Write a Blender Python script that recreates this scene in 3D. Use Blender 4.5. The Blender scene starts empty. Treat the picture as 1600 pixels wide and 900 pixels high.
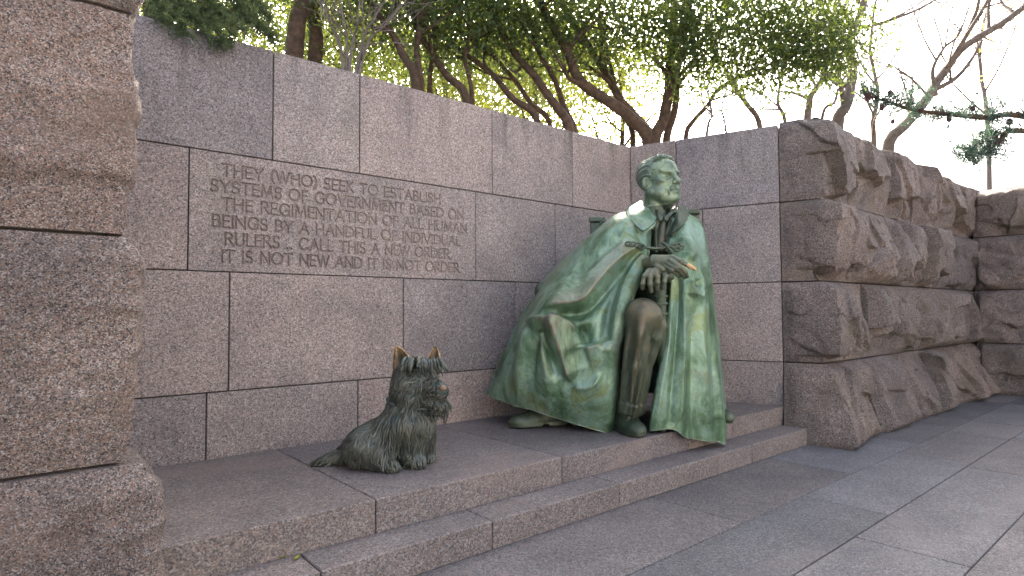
import bpy, math, random
import numpy as np
from mathutils import Vector, Matrix
rad = math.radians
scene = bpy.context.scene
COL = scene.collection

# ------------------------------------------------------------------ camera
FPX = 935.025                      # focal length in pixels of a 1600 wide frame
YAW, PITCH, ROLL, PHI = 0.86989, 0.03845, -0.00586, 0.34054
CAM = np.array([-5.8077, -4.6317, 1.376])
FW = np.array([math.cos(PITCH)*math.cos(YAW), math.cos(PITCH)*math.sin(YAW), math.sin(PITCH)])
_r = np.array([math.sin(YAW), -math.cos(YAW), 0.0]); _u = np.cross(_r, FW)
RT = _r*math.cos(ROLL) + _u*math.sin(ROLL)
UP = -_r*math.sin(ROLL) + _u*math.cos(ROLL)
cd = bpy.data.cameras.new('camera'); cam = bpy.data.objects.new('camera', cd); COL.objects.link(cam)
cd.sensor_width = 36.0; cd.lens = FPX/1600*36.0; cd.clip_start = 0.05; cd.clip_end = 2000
cam.matrix_world = Matrix(((RT[0], UP[0], -FW[0], CAM[0]), (RT[1], UP[1], -FW[1], CAM[1]), (RT[2], UP[2], -FW[2], CAM[2]), (0, 0, 0, 1)))
scene.camera = cam

# ------------------------------------------------------------------ light
SUN_AZ = math.atan2(0.80, 0.62)    # direction towards the sun, from +x
SUN_EL = rad(36)
world = bpy.data.worlds.new('World'); scene.world = world; world.use_nodes = True
wn = world.node_tree
sky = wn.nodes.new('ShaderNodeTexSky'); sky.sky_type = 'NISHITA'; sky.sun_disc = False
sky.sun_elevation = SUN_EL; sky.sun_rotation = math.pi/2 - SUN_AZ
sky.air_density = 0.45; sky.dust_density = 8.0; sky.ozone_density = 0.0
wn.nodes['Background'].inputs['Strength'].default_value = 0.15
hs = wn.nodes.new('ShaderNodeHueSaturation'); hs.inputs['Saturation'].default_value = 0.74      # thin high haze
wn.links.new(sky.outputs[0], hs.inputs['Color']); wn.links.new(hs.outputs[0], wn.nodes['Background'].inputs[0])
sl = bpy.data.lights.new('sun', 'SUN'); so = bpy.data.objects.new('sun', sl); COL.objects.link(so)
sl.energy = 3.4; sl.angle = rad(0.53); sl.color = (1.0, 0.9, 0.76)
sd = Vector((math.cos(SUN_EL)*math.cos(SUN_AZ), math.cos(SUN_EL)*math.sin(SUN_AZ), math.sin(SUN_EL)))
so.rotation_euler = sd.to_track_quat('Z', 'Y').to_euler(); so.location = (0, 0, 30)
scene.view_settings.view_transform = 'Standard'; scene.view_settings.look = 'None'
scene.view_settings.exposure = 3.15; scene.view_settings.gamma = 1.0
scene.view_settings.use_curve_mapping = False

# ------------------------------------------------------------------ maths helpers
def ray(px, py): return RT*((px-800)/FPX) + UP*((450-py)/FPX) + FW
def pt(px, py, w): return CAM + w*ray(px, py)
def project(P):
    d = np.asarray(P) - CAM; w = d@FW
    return 800+FPX*(d@RT)/w, 450-FPX*(d@UP)/w, w
def sstep(a, b, x):
    t = np.clip((x-a)/(b-a), 0, 1); return t*t*(3-2*t)
def _hash(ix, iy, iz, s):
    h = (ix*374761393 + iy*668265263 + iz*1274126177 + s*974634211) & 0xffffffff
    h = ((h ^ (h >> 13))*1274126177) & 0xffffffff
    h = ((h ^ (h >> 16))*2246822519) & 0xffffffff
    return (h ^ (h >> 15)) & 0xffffffff
def noise(p, s=0):
    p = np.asarray(p, float); i = np.floor(p).astype(np.int64); f = p - i
    u = f*f*f*(f*(f*6-15)+10); out = 0
    for dx in (0, 1):
        wx = u[..., 0] if dx else 1-u[..., 0]
        for dy in (0, 1):
            wy = u[..., 1] if dy else 1-u[..., 1]
            for dz in (0, 1):
                wz = u[..., 2] if dz else 1-u[..., 2]
                h = _hash(i[..., 0]+dx, i[..., 1]+dy, i[..., 2]+dz, s)
                gx = (h & 1023)/511.5-1; gy = ((h >> 10) & 1023)/511.5-1; gz = ((h >> 20) & 1023)/511.5-1
                out = out + wx*wy*wz*(gx*(f[..., 0]-dx)+gy*(f[..., 1]-dy)+gz*(f[..., 2]-dz))
    return out
def fbm(p, s=0, o=4, g=0.5):
    p = np.asarray(p, float); r = 0; a = 1
    for k in range(o):
        r = r + a*noise(p*(2.03**k)+k*7.3, s+k); a *= g
    return r
def crom(P, n, closed=False):
    """Catmull-Rom resample of array P (m, ...) to n samples."""
    P = np.asarray(P, float); m = len(P)
    t = np.linspace(0, m-1, n); i = np.minimum(t.astype(int), m-2); f = (t-i).reshape((-1,)+(1,)*(P.ndim-1))
    g = lambda k: P[np.clip(k, 0, m-1)]
    p0 = np.where((i-1 < 0).reshape(f.shape), 2*P[0]-P[1], g(i-1)); p3 = np.where((i+2 > m-1).reshape(f.shape), 2*P[-1]-P[-2], g(i+2))
    p1, p2 = g(i), g(i+1)
    return 0.5*(2*p1 + (p2-p0)*f + (2*p0-5*p1+4*p2-p3)*f*f + (3*p1-p0-3*p2+p3)*f**3)
def unit(v):
    v = np.asarray(v, float); return v/np.maximum(np.linalg.norm(v, axis=-1, keepdims=True), 1e-9)

# ------------------------------------------------------------------ object helpers
def tag(o, label=None, cat=None, group=None, kind=None):
    if label: o['label'] = label
    if cat: o['category'] = cat
    if group: o['group'] = group
    if kind: o['kind'] = kind
    return o
def thing(name, loc, label, cat, group=None):
    o = bpy.data.objects.new(name, None); COL.objects.link(o); o.location = Vector(loc)
    o.empty_display_size = 0.2
    return tag(o, label, cat, group, 'thing')
def world_loc(o):
    v = np.array(o.location)
    while o.parent is not None:
        o = o.parent; v = v + np.array(o.location)
    return v
def mesh(name, V, F, mat, parent=None, smooth=True, origin=None, mats=None, midx=None):
    """One mesh object from world-space vertices V and faces F (list of arrays of the same arity, or a list)."""
    V = np.asarray(V, float)
    off = world_loc(parent) if parent is not None else (np.zeros(3) if origin is None else np.asarray(origin, float))
    org = np.zeros(3)
    me = bpy.data.meshes.new(name)
    if isinstance(F, np.ndarray): F = [F]
    if len(F) and isinstance(F[0], np.ndarray) and F[0].ndim == 2:
        F = [f for f in F if len(f)]
        loops = np.concatenate([f.ravel() for f in F]); tot = np.concatenate([np.full(len(f), f.shape[1]) for f in F])
    else:
        loops = np.array([i for f in F for i in f]); tot = np.array([len(f) for f in F])
    me.vertices.add(len(V)); me.vertices.foreach_set('co', (V-off).astype(np.float32).ravel())
    me.loops.add(len(loops)); me.loops.foreach_set('vertex_index', loops.astype(np.int32))
    st = np.concatenate([[0], np.cumsum(tot)[:-1]])
    me.polygons.add(len(tot)); me.polygons.foreach_set('loop_start', st.astype(np.int32)); me.polygons.foreach_set('loop_total', tot.astype(np.int32))
    me.polygons.foreach_set('use_smooth', np.full(len(tot), smooth))
    for m in (mats or [mat]): me.materials.append(m)
    if midx is not None: me.polygons.foreach_set('material_index', np.asarray(midx, np.int32))
    me.update(calc_edges=True); me.validate()
    o = bpy.data.objects.new(name, me); COL.objects.link(o)
    if parent is not None: o.parent = parent
    elif origin is not None: o.location = Vector(origin)
    return o
class MB:
    """Collects shapes that make up ONE mesh."""
    def __init__(s): s.V = []; s.F = []; s.n = 0
    def add(s, V, F):
        V = np.asarray(V, float)
        for f in (F if isinstance(F, list) else [F]):
            f = np.asarray(f)
            if len(f): s.F.append(f + s.n)
        s.V.append(V); s.n += len(V); return s
    def build(s, name, mat, parent=None, smooth=True, origin=None):
        return mesh(name, np.concatenate(s.V), s.F, mat, parent, smooth, origin)
def grid_faces(nu, nv, off=0, flip=False):
    i, j = np.meshgrid(np.arange(nu-1), np.arange(nv-1), indexing='ij'); a = (i*nv+j).ravel()+off
    q = np.stack([a, a+nv, a+nv+1, a+1], 1)
    return q[:, ::-1] if flip else q
def bbox(x0, x1, y0, y1, z0, z1, b=0.006, T=None):
    """Box with chamfered edges."""
    V = []; idx = {}
    for sx in (0, 1):
        for sy in (0, 1):
            for sz in (0, 1):
                X = (x0, x1)[sx]; Y = (y0, y1)[sy]; Z = (z0, z1)[sz]; dx = b if sx == 0 else -b; dy = b if sy == 0 else -b; dz = b if sz == 0 else -b
                for ax, p in enumerate(((X, Y+dy, Z+dz), (X+dx, Y, Z+dz), (X+dx, Y+dy, Z))):
                    idx[(sx, sy, sz, ax)] = len(V); V.append(p)
    F4 = []; F3 = []
    c = (np.array([x0, y0, z0])+np.array([x1, y1, z1]))/2; V = np.array(V)
    def quad(f):
        p = V[f]; n = np.cross(p[1]-p[0], p[2]-p[0])
        return f if n@(p.mean(0)-c) > 0 else f[::-1]
    for s in (0, 1):
        F4.append(quad([idx[(s, a, d, 0)] for a, d in ((0, 0), (1, 0), (1, 1), (0, 1))]))
        F4.append(quad([idx[(a, s, d, 1)] for a, d in ((0, 0), (1, 0), (1, 1), (0, 1))]))
        F4.append(quad([idx[(a, d, s, 2)] for a, d in ((0, 0), (1, 0), (1, 1), (0, 1))]))
        for t in (0, 1):
            F4.append(quad([idx[(0, s, t, 1)], idx[(1, s, t, 1)], idx[(1, s, t, 2)], idx[(0, s, t, 2)]]))
            F4.append(quad([idx[(s, 0, t, 0)], idx[(s, 1, t, 0)], idx[(s, 1, t, 2)], idx[(s, 0, t, 2)]]))
            F4.append(quad([idx[(s, t, 0, 0)], idx[(s, t, 1, 0)], idx[(s, t, 1, 1)], idx[(s, t, 0, 1)]]))
    for sx in (0, 1):
        for sy in (0, 1):
            for sz in (0, 1): F3.append(quad([idx[(sx, sy, sz, a)] for a in range(3)]))
    if T is not None: V = T(V)
    return V, [np.array(F4), np.array(F3)]
def tube(P, R, sides=8, n=None, cap=True):
    """Tapered tube along points P with radii R (Catmull-Rom resampled to n)."""
    P = np.asarray(P, float); R = np.asarray(R, float)
    if n: P = crom(P, n); R = np.maximum(crom(R, n), 0.0005)
    T = unit(np.gradient(P, axis=0)); N = np.zeros_like(P)
    a = np.array([0.3, 0.5, 0.81]); a = np.cross(T[0], a); N[0] = unit(a)
    for i in range(1, len(P)):
        v = N[i-1]-T[i]*(N[i-1]@T[i]); N[i] = unit(v)
    B = np.cross(T, N); th = np.linspace(0, 2*math.pi, sides, endpoint=False)
    V = P[:, None]+R[:, None, None]*(np.cos(th)[None, :, None]*N[:, None]+np.sin(th)[None, :, None]*B[:, None])
    m = len(P); i, j = np.meshgrid(np.arange(m-1), np.arange(sides), indexing='ij'); i = i.ravel(); j = j.ravel(); k = (j+1) % sides
    F = [np.stack([i*sides+j, i*sides+k, (i+1)*sides+k, (i+1)*sides+j], 1)]
    V = V.reshape(-1, 3)
    if cap:
        V = np.vstack([V, P[0], P[-1]]); a = len(V)-2; jj = np.arange(sides); kk = (jj+1) % sides
        F.append(np.stack([np.full(sides, a), kk, jj], 1)); F.append(np.stack([np.full(sides, a+1), (m-1)*sides+jj, (m-1)*sides+kk], 1))
    return V, F
def ellipsoid(c, r, nu=16, nv=10, R=None):
    th = np.linspace(0, math.pi, nv); ph = np.linspace(0, 2*math.pi, nu, endpoint=False)
    V = np.stack([np.outer(np.sin(th), np.cos(ph)), np.outer(np.sin(th), np.sin(ph)), np.outer(np.cos(th), np.ones(nu))], -1).reshape(-1, 3)*np.asarray(r)
    if R is not None: V = V@np.asarray(R).T
    i, j = np.meshgrid(np.arange(nv-1), np.arange(nu), indexing='ij'); i = i.ravel(); j = j.ravel(); k = (j+1) % nu
    return V+np.asarray(c), np.stack([i*nu+j, (i+1)*nu+j, (i+1)*nu+k, i*nu+k], 1)
def sheet(P, thick, flip=False):
    """Solid sheet from a (nu,nv,3) point grid: front at P, back at P - n*thick."""
    nu, nv = P.shape[:2]
    n = unit(np.cross(np.gradient(P, axis=0), np.gradient(P, axis=1)))
    if flip: n = -n
    Q = P-n*thick; V = np.concatenate([P.reshape(-1, 3), Q.reshape(-1, 3)]); m = nu*nv
    F = [grid_faces(nu, nv, 0, flip), grid_faces(nu, nv, m, not flip)]
    def strip(a):
        b = a+m; q = np.stack([a[:-1], b[:-1], b[1:], a[1:]], 1); return q
    e = [np.arange(nv), np.arange(nv)[::-1]+(nu-1)*nv, np.arange(nu)[::-1]*nv, np.arange(nu)*nv+nv-1]
    for s in e:
        q = strip(s); F.append(q[:, ::-1] if flip else q)
    return V, F

# ---- signed distance modelling
def d_cap(X, a, b, ra, rb):
    a = np.asarray(a, float); b = np.asarray(b, float); ba = b-a
    h = np.clip(((X-a)@ba)/max(ba@ba, 1e-12), 0, 1)
    return np.linalg.norm(X-a-h[..., None]*ba, axis=-1)-(ra+(rb-ra)*h)
def d_ell(X, c, r, R=None):
    q = X-np.asarray(c, float)
    if R is not None: q = q@np.asarray(R)
    r = np.asarray(r, float); k0 = np.linalg.norm(q/r, axis=-1); k1 = np.linalg.norm(q/(r*r), axis=-1)
    return k0*(k0-1)/np.maximum(k1, 1e-9)
def smin(a, b, k):
    h = np.maximum(k-np.abs(a-b), 0)/k; return np.minimum(a, b)-h*h*k*0.25
def smax(a, b, k): return -smin(-a, -b, k)
def nets(fn, lo, hi, vox):
    """Surface nets: polygonise fn(X)=0 inside the box."""
    lo = np.asarray(lo, float); hi = np.asarray(hi, float); n = np.ceil((hi-lo)/vox).astype(int)+1
    g = [lo[k]+vox*np.arange(n[k]) for k in range(3)]
    D = np.empty(n, np.float32)
    for i in range(0, n[0], 16):
        X = np.stack(np.meshgrid(g[0][i:i+16], g[1], g[2], indexing='ij'), -1); D[i:i+16] = fn(X)
    ins = D < 0; c = [slice(None, -1), slice(1, None)]
    cnt = np.zeros(n-1, np.float32); acc = np.zeros(tuple(n-1)+(3,), np.float32)
    for ax in range(3):
        for o1 in (0, 1):
            for o2 in (0, 1):
                o = [0, 0, 0]; e = [k for k in range(3) if k != ax]; o[e[0]] = o1; o[e[1]] = o2
                s0 = tuple(c[o[k]] if k != ax else c[0] for k in range(3)); s1 = tuple(c[o[k]] if k != ax else c[1] for k in range(3))
                a, b = D[s0], D[s1]; m = (a < 0) != (b < 0); t = np.where(m, a/np.where(m, a-b, 1), 0)
                cnt += m
                for k in range(3): acc[..., k] += m*(t if k == ax else o[k])
    act = cnt > 0; ids = -np.ones(n-1, np.int64); ids[act] = np.arange(act.sum())
    ijk = np.argwhere(act); V = lo+vox*(ijk+acc[act]/cnt[act][:, None])
    F = []
    for ax in range(3):
        e = [k for k in range(3) if k != ax]
        s0 = [slice(1, -1)]*3; s0[ax] = slice(None, -1); s1 = [slice(1, -1)]*3; s1[ax] = slice(1, None)
        a = ins[tuple(s0)]; b = ins[tuple(s1)]; m = a != b; q = np.argwhere(m); q[:, e[0]] += 1; q[:, e[1]] += 1
        def cid(d1, d2):
            w = q.copy(); w[:, e[0]] += d1; w[:, e[1]] += d2; return ids[w[:, 0], w[:, 1], w[:, 2]]
        f = np.stack([cid(-1, -1), cid(0, -1), cid(0, 0), cid(-1, 0)], 1)
        up = a[m]; fl = up if ax != 1 else ~up
        f[~fl] = f[~fl][:, ::-1]; F.append(f)
    return V, np.concatenate(F)

# ------------------------------------------------------------------ materials
def new_mat(name):
    m = bpy.data.materials.new(name); m.use_nodes = True; return m, m.node_tree.nodes, m.node_tree.links, m.node_tree.nodes['Principled BSDF']
def ramp(N, stops, interp='LINEAR'):
    r = N.new('ShaderNodeValToRGB'); r.color_ramp.interpolation = interp; e = r.color_ramp.elements
    while len(e) < len(stops): e.new(0.5)
    for k, (p, c) in enumerate(stops):
        e[k].position = p; e[k].color = tuple(c)+(1,) if len(c) == 3 else c
    return r
def mixc(N, L, a, b, fac, mode='MIX'):
    m = N.new('ShaderNodeMix'); m.data_type = 'RGBA'; m.blend_type = mode
    for s, v in ((m.inputs[6], a), (m.inputs[7], b), (m.inputs[0], fac)):
        if hasattr(v, 'links') or hasattr(v, 'is_linked'): L.new(v, s)
        elif isinstance(v, (int, float)): s.default_value = v
        else: s.default_value = tuple(v)+(1,)
    return m.outputs[2]
def tex(N, L, kind, vec, scale, detail=4, rough=0.55, dist=0.0):
    t = N.new('ShaderNodeTexNoise' if kind == 'noise' else 'ShaderNodeTexVoronoi'); t.inputs['Scale'].default_value = scale
    if kind == 'noise':
        t.inputs['Detail'].default_value = detail; t.inputs['Roughness'].default_value = rough; t.inputs['Distortion'].default_value = dist
    L.new(vec, t.inputs['Vector']); return t
def mapping(N, L, vec, scale=(1, 1, 1)):
    m = N.new('ShaderNodeMapping'); m.inputs['Scale'].default_value = scale; L.new(vec, m.inputs['Vector']); return m.outputs[0]
def granite(name, dark, mid, light, pink, cell=95, rough_bump=0.25, stain=None, vary=0.18, streak=0.0, attr=False, band=0.0, top_grey=None):
    m, N, L, B = new_mat(name)
    tc = N.new('ShaderNodeTexCoord'); oi = N.new('ShaderNodeObjectInfo')
    ad = N.new('ShaderNodeVectorMath'); ad.operation = 'MULTIPLY_ADD'; L.new(oi.outputs['Random'], ad.inputs[0]); ad.inputs[1].default_value = (37, 19, 53); L.new(tc.outputs['Object'], ad.inputs[2])
    v = ad.outputs[0]
    vor = tex(N, L, 'vor', v, cell)
    cr = ramp(N, [(0.0, dark), (0.16, dark), (0.20, mid), (0.52, [x*0.86 for x in mid]), (0.60, pink), (0.78, [x*0.8 for x in pink]), (0.82, light), (1.0, light)], 'CONSTANT')
    sx = N.new('ShaderNodeSeparateColor'); L.new(vor.outputs['Color'], sx.inputs[0]); L.new(sx.outputs[0], cr.inputs[0])
    n2 = tex(N, L, 'noise', v, cell*0.30, 4, 0.75)
    g = ramp(N, [(0.30, (0.62, 0.62, 0.62)), (0.72, (1.35, 1.35, 1.35))]); L.new(n2.outputs[0], g.inputs[0])
    c = mixc(N, L, cr.outputs[0], g.outputs[0], 0.8, 'MULTIPLY')
    n3 = tex(N, L, 'noise', v, 2.2, 5, 0.6)
    g3 = ramp(N, [(0.3, (1-vary, 1-vary, 1-vary*0.9)), (0.7, (1+vary, 1+vary*0.92, 1+vary*0.85))]); L.new(n3.outputs[0], g3.inputs[0])
    c = mixc(N, L, c, g3.outputs[0], 1.0, 'MULTIPLY')
    rv = ramp(N, [(0, (0.84, 0.85, 0.88)), (0.5, (1, 0.985, 0.97)), (1, (1.14, 1.07, 1.03))]); L.new(oi.outputs['Random'], rv.inputs[0])
    c = mixc(N, L, c, rv.outputs[0], 1.0, 'MULTIPLY')
    if band:      # pale pink aplite bands running through the stone
        vb = tex(N, L, 'noise', mapping(N, L, v, (0.5, 1.7, 1.7)), 1.1, 5, 0.6, 0.6)
        rb = ramp(N, [(0.56, (0, 0, 0)), (0.66, (band, band, band))]); L.new(vb.outputs[0], rb.inputs[0])
        c = mixc(N, L, c, [x*1.25 for x in pink], rb.outputs[0])
    if attr:
        a = N.new('ShaderNodeAttribute'); a.attribute_name = 'tint'; c = mixc(N, L, c, a.outputs['Color'], 1.0, 'MULTIPLY')
    if streak:    # water stains running down from the coping
        vs = tex(N, L, 'noise', mapping(N, L, tc.outputs['Object'], (5.5, 5.5, 0.35)), 1.0, 4, 0.6)
        rs = ramp(N, [(0.52, (0, 0, 0)), (0.68, (1, 1, 1))]); L.new(vs.outputs[0], rs.inputs[0])
        gz = N.new('ShaderNodeSeparateXYZ'); L.new(tc.outputs['Object'], gz.inputs[0])
        mr = N.new('ShaderNodeMapRange'); mr.inputs[1].default_value = 2.75; mr.inputs[2].default_value = 3.42; mr.inputs[4].default_value = streak; L.new(gz.outputs[2], mr.inputs[0])
        mu = N.new('ShaderNodeMath'); mu.operation = 'MULTIPLY'; L.new(rs.outputs[0], mu.inputs[0]); L.new(mr.outputs[0], mu.inputs[1])
        c = mixc(N, L, c, (0.035, 0.035, 0.028), mu.outputs[0])
        # greenish lichen blooms
        vl = tex(N, L, 'noise', mapping(N, L, tc.outputs['Object'], (1.1, 1.1, 0.7)), 1.6, 4, 0.6)
        rl = ramp(N, [(0.60, (0, 0, 0)), (0.78, (0.35, 0.35, 0.35))]); L.new(vl.outputs[0], rl.inputs[0])
        c = mixc(N, L, c, (0.11, 0.115, 0.06), rl.outputs[0])
    if stain is not None:
        vs = tex(N, L, 'noise', v, 1.9, 6, 0.62, 0.4)
        rs = ramp(N, [(0.5, (0, 0, 0)), (0.70, (0.75, 0.75, 0.75))]); L.new(vs.outputs[0], rs.inputs[0])
        c = mixc(N, L, c, stain, rs.outputs[0])
        vm = tex(N, L, 'noise', v, 1.3, 5, 0.6, 0.2); rm = ramp(N, [(0.60, (0, 0, 0)), (0.76, (0.45, 0.45, 0.45))]); L.new(vm.outputs[0], rm.inputs[0])
        c = mixc(N, L, c, (0.085, 0.095, 0.05), rm.outputs[0])
    L.new(c, B.inputs['Base Color']); B.inputs['Roughness'].default_value = 0.72; B.inputs['Specular IOR Level'].default_value = 0.35
    bn = tex(N, L, 'noise', v, cell*0.8, 4, 0.7); bu = N.new('ShaderNodeBump'); bu.inputs['Strength'].default_value = rough_bump; bu.inputs['Distance'].default_value = 0.006
    if rough_bump > 0.4:
        bn2 = tex(N, L, 'noise', v, 16, 10, 0.74); sm = N.new('ShaderNodeMath'); sm.operation = 'MULTIPLY_ADD'; L.new(bn2.outputs[0], sm.inputs[0]); sm.inputs[1].default_value = 2.5; L.new(bn.outputs[0], sm.inputs[2]); L.new(sm.outputs[0], bu.inputs['Height'])
        bu.inputs['Distance'].default_value = 0.024
    else: L.new(bn.outputs[0], bu.inputs['Height'])
    L.new(bu.outputs[0], B.inputs['Normal'])
    return m
GR_WALL = granite('granite_wall', (0.105, 0.096, 0.092), (0.226, 0.204, 0.194), (0.345, 0.322, 0.308), (0.268, 0.212, 0.190), 150, 0.2, streak=0.75)
GR_STEP = granite('granite_step', (0.078, 0.073, 0.071), (0.148, 0.137, 0.132), (0.235, 0.222, 0.212), (0.195, 0.149, 0.128), 140, 0.2, band=0.3)
GR_PAVE = granite('granite_paving', (0.066, 0.068, 0.072), (0.112, 0.113, 0.118), (0.175, 0.176, 0.181), (0.140, 0.121, 0.114), 140, 0.15, attr=True, band=0.28)
GR_ROUGH = granite('granite_rough', (0.085, 0.076, 0.070), (0.200, 0.178, 0.162), (0.33, 0.297, 0.27), (0.245, 0.187, 0.156), 150, 0.9, stain=(0.135, 0.108, 0.078), vary=0.3)
GR_PILLAR = granite('granite_pillar', (0.068, 0.060, 0.057), (0.208, 0.181, 0.164), (0.40, 0.372, 0.345), (0.30, 0.205, 0.158), 230, 0.8, stain=(0.22, 0.155, 0.115), vary=0.25)
def plain(name, col, r=0.8, var=0.25, sc=20, bump=0.2, spec=0.3):
    m, N, L, B = new_mat(name); tc = N.new('ShaderNodeTexCoord'); n = tex(N, L, 'noise', tc.outputs['Object'], sc, 5, 0.65)
    g = ramp(N, [(0.3, [x*(1-var) for x in col]), (0.7, [min(1, x*(1+var)) for x in col])]); L.new(n.outputs[0], g.inputs[0]); L.new(g.outputs[0], B.inputs['Base Color'])
    B.inputs['Roughness'].default_value = r; B.inputs['Specular IOR Level'].default_value = spec
    bu = N.new('ShaderNodeBump'); bu.inputs['Strength'].default_value = bump; bu.inputs['Distance'].default_value = 0.01; L.new(n.outputs[0], bu.inputs['Height']); L.new(bu.outputs[0], B.inputs['Normal'])
    return m
BOUNCE_GRANITE = plain('bounce_granite', (0.35, 0.33, 0.30), 0.8, 0.12, 30, 0.1)
MORTAR = plain('joint_dark', (0.035, 0.03, 0.028))
SOIL = plain('soil', (0.06, 0.045, 0.03), sc=6)
GROUND = plain('ground_far', (0.20, 0.18, 0.15), sc=3)
BARK = plain('bark', (0.07, 0.046, 0.030), 0.9, 0.5, 14, 0.9)
BARK_PALE = plain('bark_pale', (0.125, 0.102, 0.082), 0.9, 0.4, 12, 0.7)
TWIG = plain('twig_grey', (0.15, 0.13, 0.115), 0.9, 0.3, 20)
def bronze(name, stops, worn, rough=0.42, sc=2.6, streak=True, worn_pos=(0.53, 0.60), island=0.0):
    m, N, L, B = new_mat(name); tc = N.new('ShaderNodeTexCoord'); v = tc.outputs['Object']
    n1 = tex(N, L, 'noise', mapping(N, L, v, (1, 1, 0.55) if streak else (1, 1, 1)), sc, 10, 0.74, 0.6); cr = ramp(N, stops); L.new(n1.outputs[0], cr.inputs[0])
    c = cr.outputs[0]
    if streak:
        n2 = tex(N, L, 'noise', mapping(N, L, v, (7, 7, 1.2)), 1.0, 8, 0.72, 0.1); g2 = ramp(N, [(0.34, (0.42, 0.44, 0.40)), (0.50, (0.95, 0.95, 0.93)), (0.66, (1.45, 1.42, 1.35))]); L.new(n2.outputs[0], g2.inputs[0]); c = mixc(N, L, c, g2.outputs[0], 0.5, 'MULTIPLY')
    n3 = tex(N, L, 'noise', v, 30, 9, 0.78); g3 = ramp(N, [(0.34, (0.55, 0.56, 0.55)), (0.5, (0.98, 0.98, 0.98)), (0.66, (1.4, 1.38, 1.3))]); L.new(n3.outputs[0], g3.inputs[0]); c = mixc(N, L, c, g3.outputs[0], 0.42, 'MULTIPLY')
    ge = N.new('ShaderNodeNewGeometry'); pr = ramp(N, [(worn_pos[0], (0, 0, 0)), (worn_pos[1], (0.85, 0.85, 0.85))]); L.new(ge.outputs['Pointiness'], pr.inputs[0]); c = mixc(N, L, c, worn, pr.outputs[0])
    n4 = tex(N, L, 'noise', v, 3.3, 4, 0.6, 0.6); r4 = ramp(N, [(0.58, (0, 0, 0)), (0.72, (0.32, 0.32, 0.32))]); L.new(n4.outputs[0], r4.inputs[0]); c = mixc(N, L, c, worn, r4.outputs[0])
    if island:
        ir = ramp(N, [(0, (0.55, 0.6, 0.6)), (0.45, (0.95, 1.0, 0.98)), (0.75, (1.3, 1.35, 1.35)), (1, (1.45, 1.32, 1.1))]); L.new(ge.outputs['Random Per Island'], ir.inputs[0]); c = mixc(N, L, c, ir.outputs[0], island, 'MULTIPLY')
    wa = N.new('ShaderNodeAttribute'); wa.attribute_name = 'wear'; wm = N.new('ShaderNodeMath'); wm.operation = 'MULTIPLY'; wm.use_clamp = True
    wr = ramp(N, [(0.40, (0.1, 0.1, 0.1)), (0.60, (1.15, 1.15, 1.15))]); L.new(n3.outputs[0], wr.inputs[0]); L.new(wa.outputs['Fac'], wm.inputs[0]); L.new(wr.outputs[0], wm.inputs[1]); c = mixc(N, L, c, worn, wm.outputs[0])
    L.new(c, B.inputs['Base Color']); B.inputs['Metallic'].default_value = 0.25; B.inputs['Roughness'].default_value = rough; B.inputs['Specular IOR Level'].default_value = 0.5
    rr = ramp(N, [(0.3, (rough-0.1,)*3), (0.7, (rough+0.16,)*3)]); L.new(n3.outputs[0], rr.inputs[0]); L.new(rr.outputs[0], B.inputs['Roughness'])
    bu = N.new('ShaderNodeBump'); bu.inputs['Strength'].default_value = 0.22; bu.inputs['Distance'].default_value = 0.008; L.new(n3.outputs[0], bu.inputs['Height']); L.new(bu.outputs[0], B.inputs['Normal'])
    return m
PATINA = bronze('bronze_patina', [(0.30, (0.022, 0.044, 0.024)), (0.40, (0.058, 0.106, 0.058)), (0.48, (0.108, 0.190, 0.112)), (0.55, (0.175, 0.278, 0.218)), (0.61, (0.135, 0.185, 0.070)), (0.68, (0.170, 0.245, 0.155)), (0.78, (0.125, 0.165, 0.115))], (0.185, 0.140, 0.118), rough=0.36, sc=3.2)
PATINA_HEAD = bronze('bronze_patina_head', [(0.32, (0.035, 0.058, 0.038)), (0.45, (0.085, 0.135, 0.088)), (0.56, (0.185, 0.245, 0.155)), (0.70, (0.14, 0.20, 0.16))], (0.06, 0.066, 0.048), sc=9, streak=False, worn_pos=(0.6, 0.7))
PATINA_DARK = bronze('bronze_dark', [(0.3, (0.020, 0.030, 0.019)), (0.5, (0.055, 0.078, 0.050)), (0.7, (0.085, 0.10, 0.066))], (0.125, 0.088, 0.054))
PATINA_PLAIN = bronze('bronze_plain', [(0.3, (0.020, 0.030, 0.019)), (0.5, (0.055, 0.080, 0.052)), (0.7, (0.085, 0.105, 0.070))], (0.10, 0.085, 0.06), worn_pos=(0.9, 0.98))
HAIR_BR = bronze('bronze_hair', [(0.3, (0.045, 0.066, 0.050)), (0.5, (0.11, 0.152, 0.118)), (0.7, (0.15, 0.19, 0.155))], (0.13, 0.16, 0.12), streak=False, sc=8)
BROWN_WORN = bronze('bronze_brown', [(0.3, (0.035, 0.040, 0.028)), (0.48, (0.075, 0.062, 0.042)), (0.60, (0.14, 0.085, 0.05)), (0.75, (0.07, 0.09, 0.055))], (0.17, 0.12, 0.085), sc=3.2)
HAND_BR = bronze('bronze_hand', [(0.3, (0.040, 0.052, 0.034)), (0.5, (0.105, 0.125, 0.082)), (0.7, (0.135, 0.105, 0.066))], (0.19, 0.13, 0.08), streak=False, sc=7)
GOLD = bronze('bronze_polished', [(0.3, (0.30, 0.19, 0.085)), (0.6, (0.52, 0.33, 0.16)), (0.8, (0.25, 0.17, 0.09))], (0.55, 0.38, 0.2), rough=0.34, streak=False, sc=14)
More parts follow.
